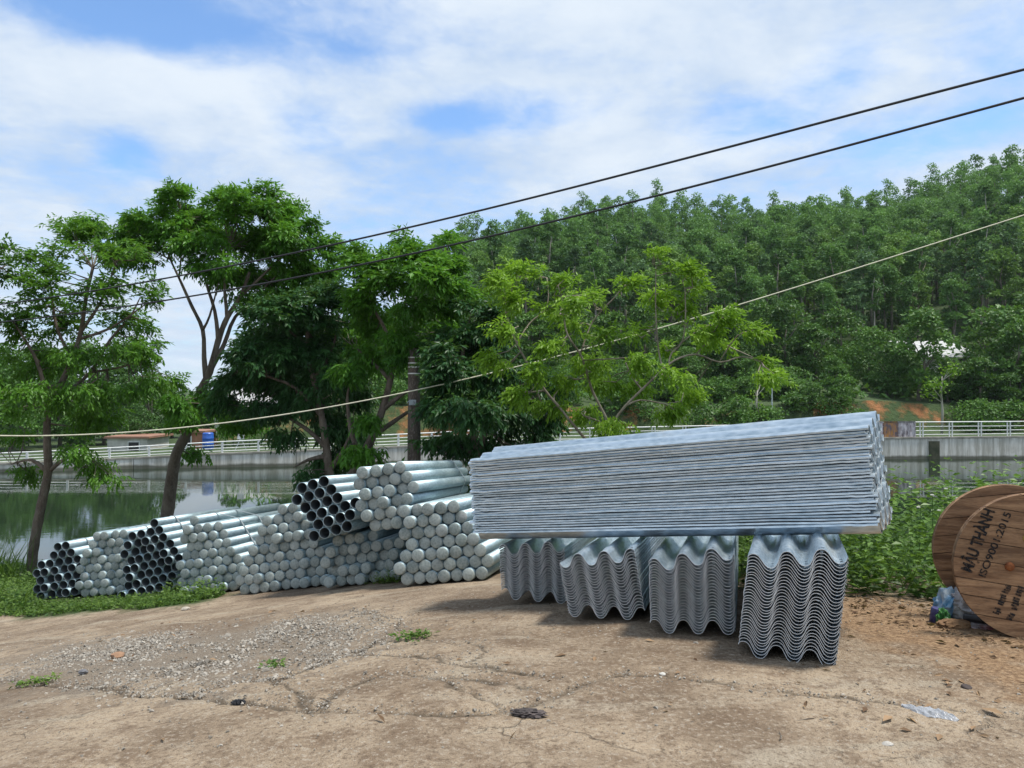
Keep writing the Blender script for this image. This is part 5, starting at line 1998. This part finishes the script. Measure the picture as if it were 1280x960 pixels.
q = far(260, 562, 43.5)
o = lathe_thing('blue_barrel', 'blue plastic barrel standing behind the white railing', 'barrel', (q.x, 43.5, q.z), [(0, 0), (.29, 0), (.31, .05), (.31, .30), (.325, .33), (.31, .36), (.31, .62), (.325, .65), (.31, .68), (.30, .92), (.26, .97), (0, .97)], M['blue'])
bz = bank_top(q.x)
q = far(301, 545, 42.2)
r0 = empty('sign_board', (q.x, 42.2, float(bank_top(q.x))), 'small blank white board on a splayed stand behind the railing', 'sign')
hh = q.z - float(bank_top(q.x))
MB().box((0, 0, hh), (.38, .03, .36)).build('board', M['white_paint'], r0)
for s in (-1, 1):
    MB().tube([(0, 0, hh - .1), (s * .28, s * .15, 0)], .018, 6).build('leg', M['strap'], r0)
for k in range(16):
    px = 272 + (k % 8) * 9.5 + random.uniform(-3, 3)
    d = 46.5 + (k // 8) * 1.6
    x = (px - 640) / F_PX * d
    zb = float(hill_z([x], [d])[0])
    root = empty('corn_plant', (x, d, zb - .05), 'tall corn plant with arching blade leaves in the patch by the blue barrel', 'corn plant', 'corn plants by the blue barrel')
    H = random.uniform(1.5, 2.1)
    MB().tube([(0, 0, 0), (random.uniform(-.05, .05), 0, H * .8)], [.025, .012], 5).build('stalk', M['leaf_bush'], root)
    rg = np.random.default_rng(k)
    n = 16
    a = rg.random(n) * 6.28
    zz = rg.uniform(.2, .95, n) * H
    pos = np.stack([np.zeros(n), np.zeros(n), zz], 1)
    dirs = np.stack([np.cos(a), np.sin(a), rg.uniform(.3, 1.2, n)], 1)
    V, Fc, T = leaves_arrays(pos, dirs, np.array([0, 0, 1.0]) + rg.normal(0, .3, (n, 3)), rg.uniform(.5, .9, n), np.full(n, .11), rg.uniform(.4, .9, n))
    link('leaves', np_mesh('leaves', V, Fc, M['leaf_fresh'], False, face_attr={'tint': T}), root)

# clothes drying on the railing
for px0, px1, ca, cb, lab in ((1086, 1103, (0.50, 0.42, 0.46), (0.66, 0.60, 0.64), 'pale pink blanket hung over the far railing'),
                              (1103.6, 1122, (0.12, 0.11, 0.14), (0.50, 0.24, 0.07), 'orange and grey patterned blanket hung over the far railing'),
                              (1122.6, 1144, (0.62, 0.58, 0.60), (0.16, 0.13, 0.14), 'dark and white striped blanket hung over the far railing')):
    d = float(bank_y(P(px0, 540, 46.8).x)) + .15
    x0, x1 = P(px0, 540, d).x, P(px1, 540, d).x
    zt, zb = float(bank_rail((x0 + x1) / 2)) + .045, float(bank_top((x0 + x1) / 2)) + .02
    m = rough_mat('cloth_' + str(int(px0)), ca, cb, 1.9, .95, 0, .2, (3.2, 1, 1.2), 3)
    V, F_ = [], []
    nx, nz = 14, 8
    for side in (-1, 1):
        for j in range(nz + 1):
            for i in range(nx + 1):
                f = j / nz
                x = x0 + (x1 - x0) * i / nx
                V.append((x - x0, side * (.05 + .02 * math.sin(i * 1.5) * f), (zt - zb) * (1 - f) + (.012 if j == 0 else 0)))
    st = (nx + 1) * (nz + 1)
    for b_ in (0, st):
        for j in range(nz):
            for i in range(nx):
                a = b_ + j * (nx + 1) + i
                F_.append((a, a + 1, a + nx + 2, a + nx + 1))
    for i in range(nx):
        F_.append((i, i + 1, st + i + 1, st + i))
    o = link('blanket', np_mesh('blanket', V, F_, m, True))
    o.location = (x0, d, zb)
    tag(o, lab, 'blanket')

q0, q1 = far(965, 524, 53.5), far(965, 468, 53.5)
gzz = float(hill_z([q0.x], [53.5])[0])
r0 = empty('lamp_post', (q0.x, 53.5, gzz), 'slim grey lamp post standing behind the big beam stack on the far bank', 'lamp post')
MB().tube([(0, 0, -.1), (0, 0, q1.z - gzz)], [.06, .04], 8).build('pole', M['strap'], r0)
MB().tube([(0, 0, q1.z - gzz - .05), (-.3, -.2, q1.z - gzz + .05)], .025, 6).build('arm', M['strap'], r0)
MB().box((-.36, -.24, q1.z - gzz + .05), (.24, .14, .06)).build('lamp_head', M['white_paint'], r0)


def sapling(px, py0, d, h, lab, leaves, seed):
    rg = np.random.default_rng(seed)
    rd = random.Random(seed)
    x = (px - 640) / F_PX * d
    z = float(hill_z([x], [d])[0])
    root = empty('sapling', (x, d, z - .05), lab, 'tree')
    mb = MB()
    tips = []
    mb.tube([(0, 0, 0), (.05, 0, h * .35), (-.03, 0, h * .6), (.04, 0, h * .85)], [.09, .07, .05, .03], 6)
    for k in range(7):
        a = rd.uniform(0, 6.28)
        z0 = h * rd.uniform(.35, .8)
        e = Vector((math.cos(a) * h * .16, math.sin(a) * h * .16, z0 + h * rd.uniform(.12, .25)))
        mb.tube([(0, 0, z0), e * .5 + Vector((0, 0, z0 * .5)), e], [.035, .025, .012], 5)
        tips.append(e)
    mb.build('trunk', flat_mat('pale_stem_' + str(seed), (0.40, 0.38, 0.32), .9), root, True)
    pp = np.concatenate([np.array(e) + rg.normal(0, .22, (leaves, 3)) for e in tips])
    n = len(pp)
    V, Fc, T = leaves_arrays(pp, rg.normal(0, 1, (n, 3)), rg.normal(0, .5, (n, 3)) + np.array([0, 0, 1]), rg.uniform(.15, .3, n), rg.uniform(.1, .18, n), rg.uniform(.2, .9, n))
    link('crown', np_mesh('crown', V, Fc, M['leaf_yellow'], False, face_attr={'tint': T}), root)


sapling(946, 520, 53, 3.6, 'thin pale sapling with few leaves beside the lamp post', 8, 1)
sapling(1177, 530, 50.5, 4.6, 'pale stemmed young tree with yellow-green top behind the railing', 46, 2)
sapling(432, 545, 49, 3.4, 'bare pale sapling behind the railing near the leaning tree', 5, 3)


# ------------------------------------------------------------------ thin summer haze over the valley
def build_haze():
    m = bpy.data.materials.new('haze_air')
    m.use_nodes = True
    t = NT(m.node_tree)
    out = t.n('ShaderNodeOutputMaterial')
    v = t.n('ShaderNodeVolumePrincipled')
    v.inputs['Color'].default_value = (0.86, 0.92, 1.0, 1)
    v.inputs['Density'].default_value = 0.00016
    t.link(v.outputs[0], out.inputs['Volume'])
    o = MB().box((60, 400, 30), (2100, 2100, 84)).build('haze', m)
    tag(o, 'thin pale haze hanging over the pond and wooded hill', 'haze', kind='stuff')


build_haze()
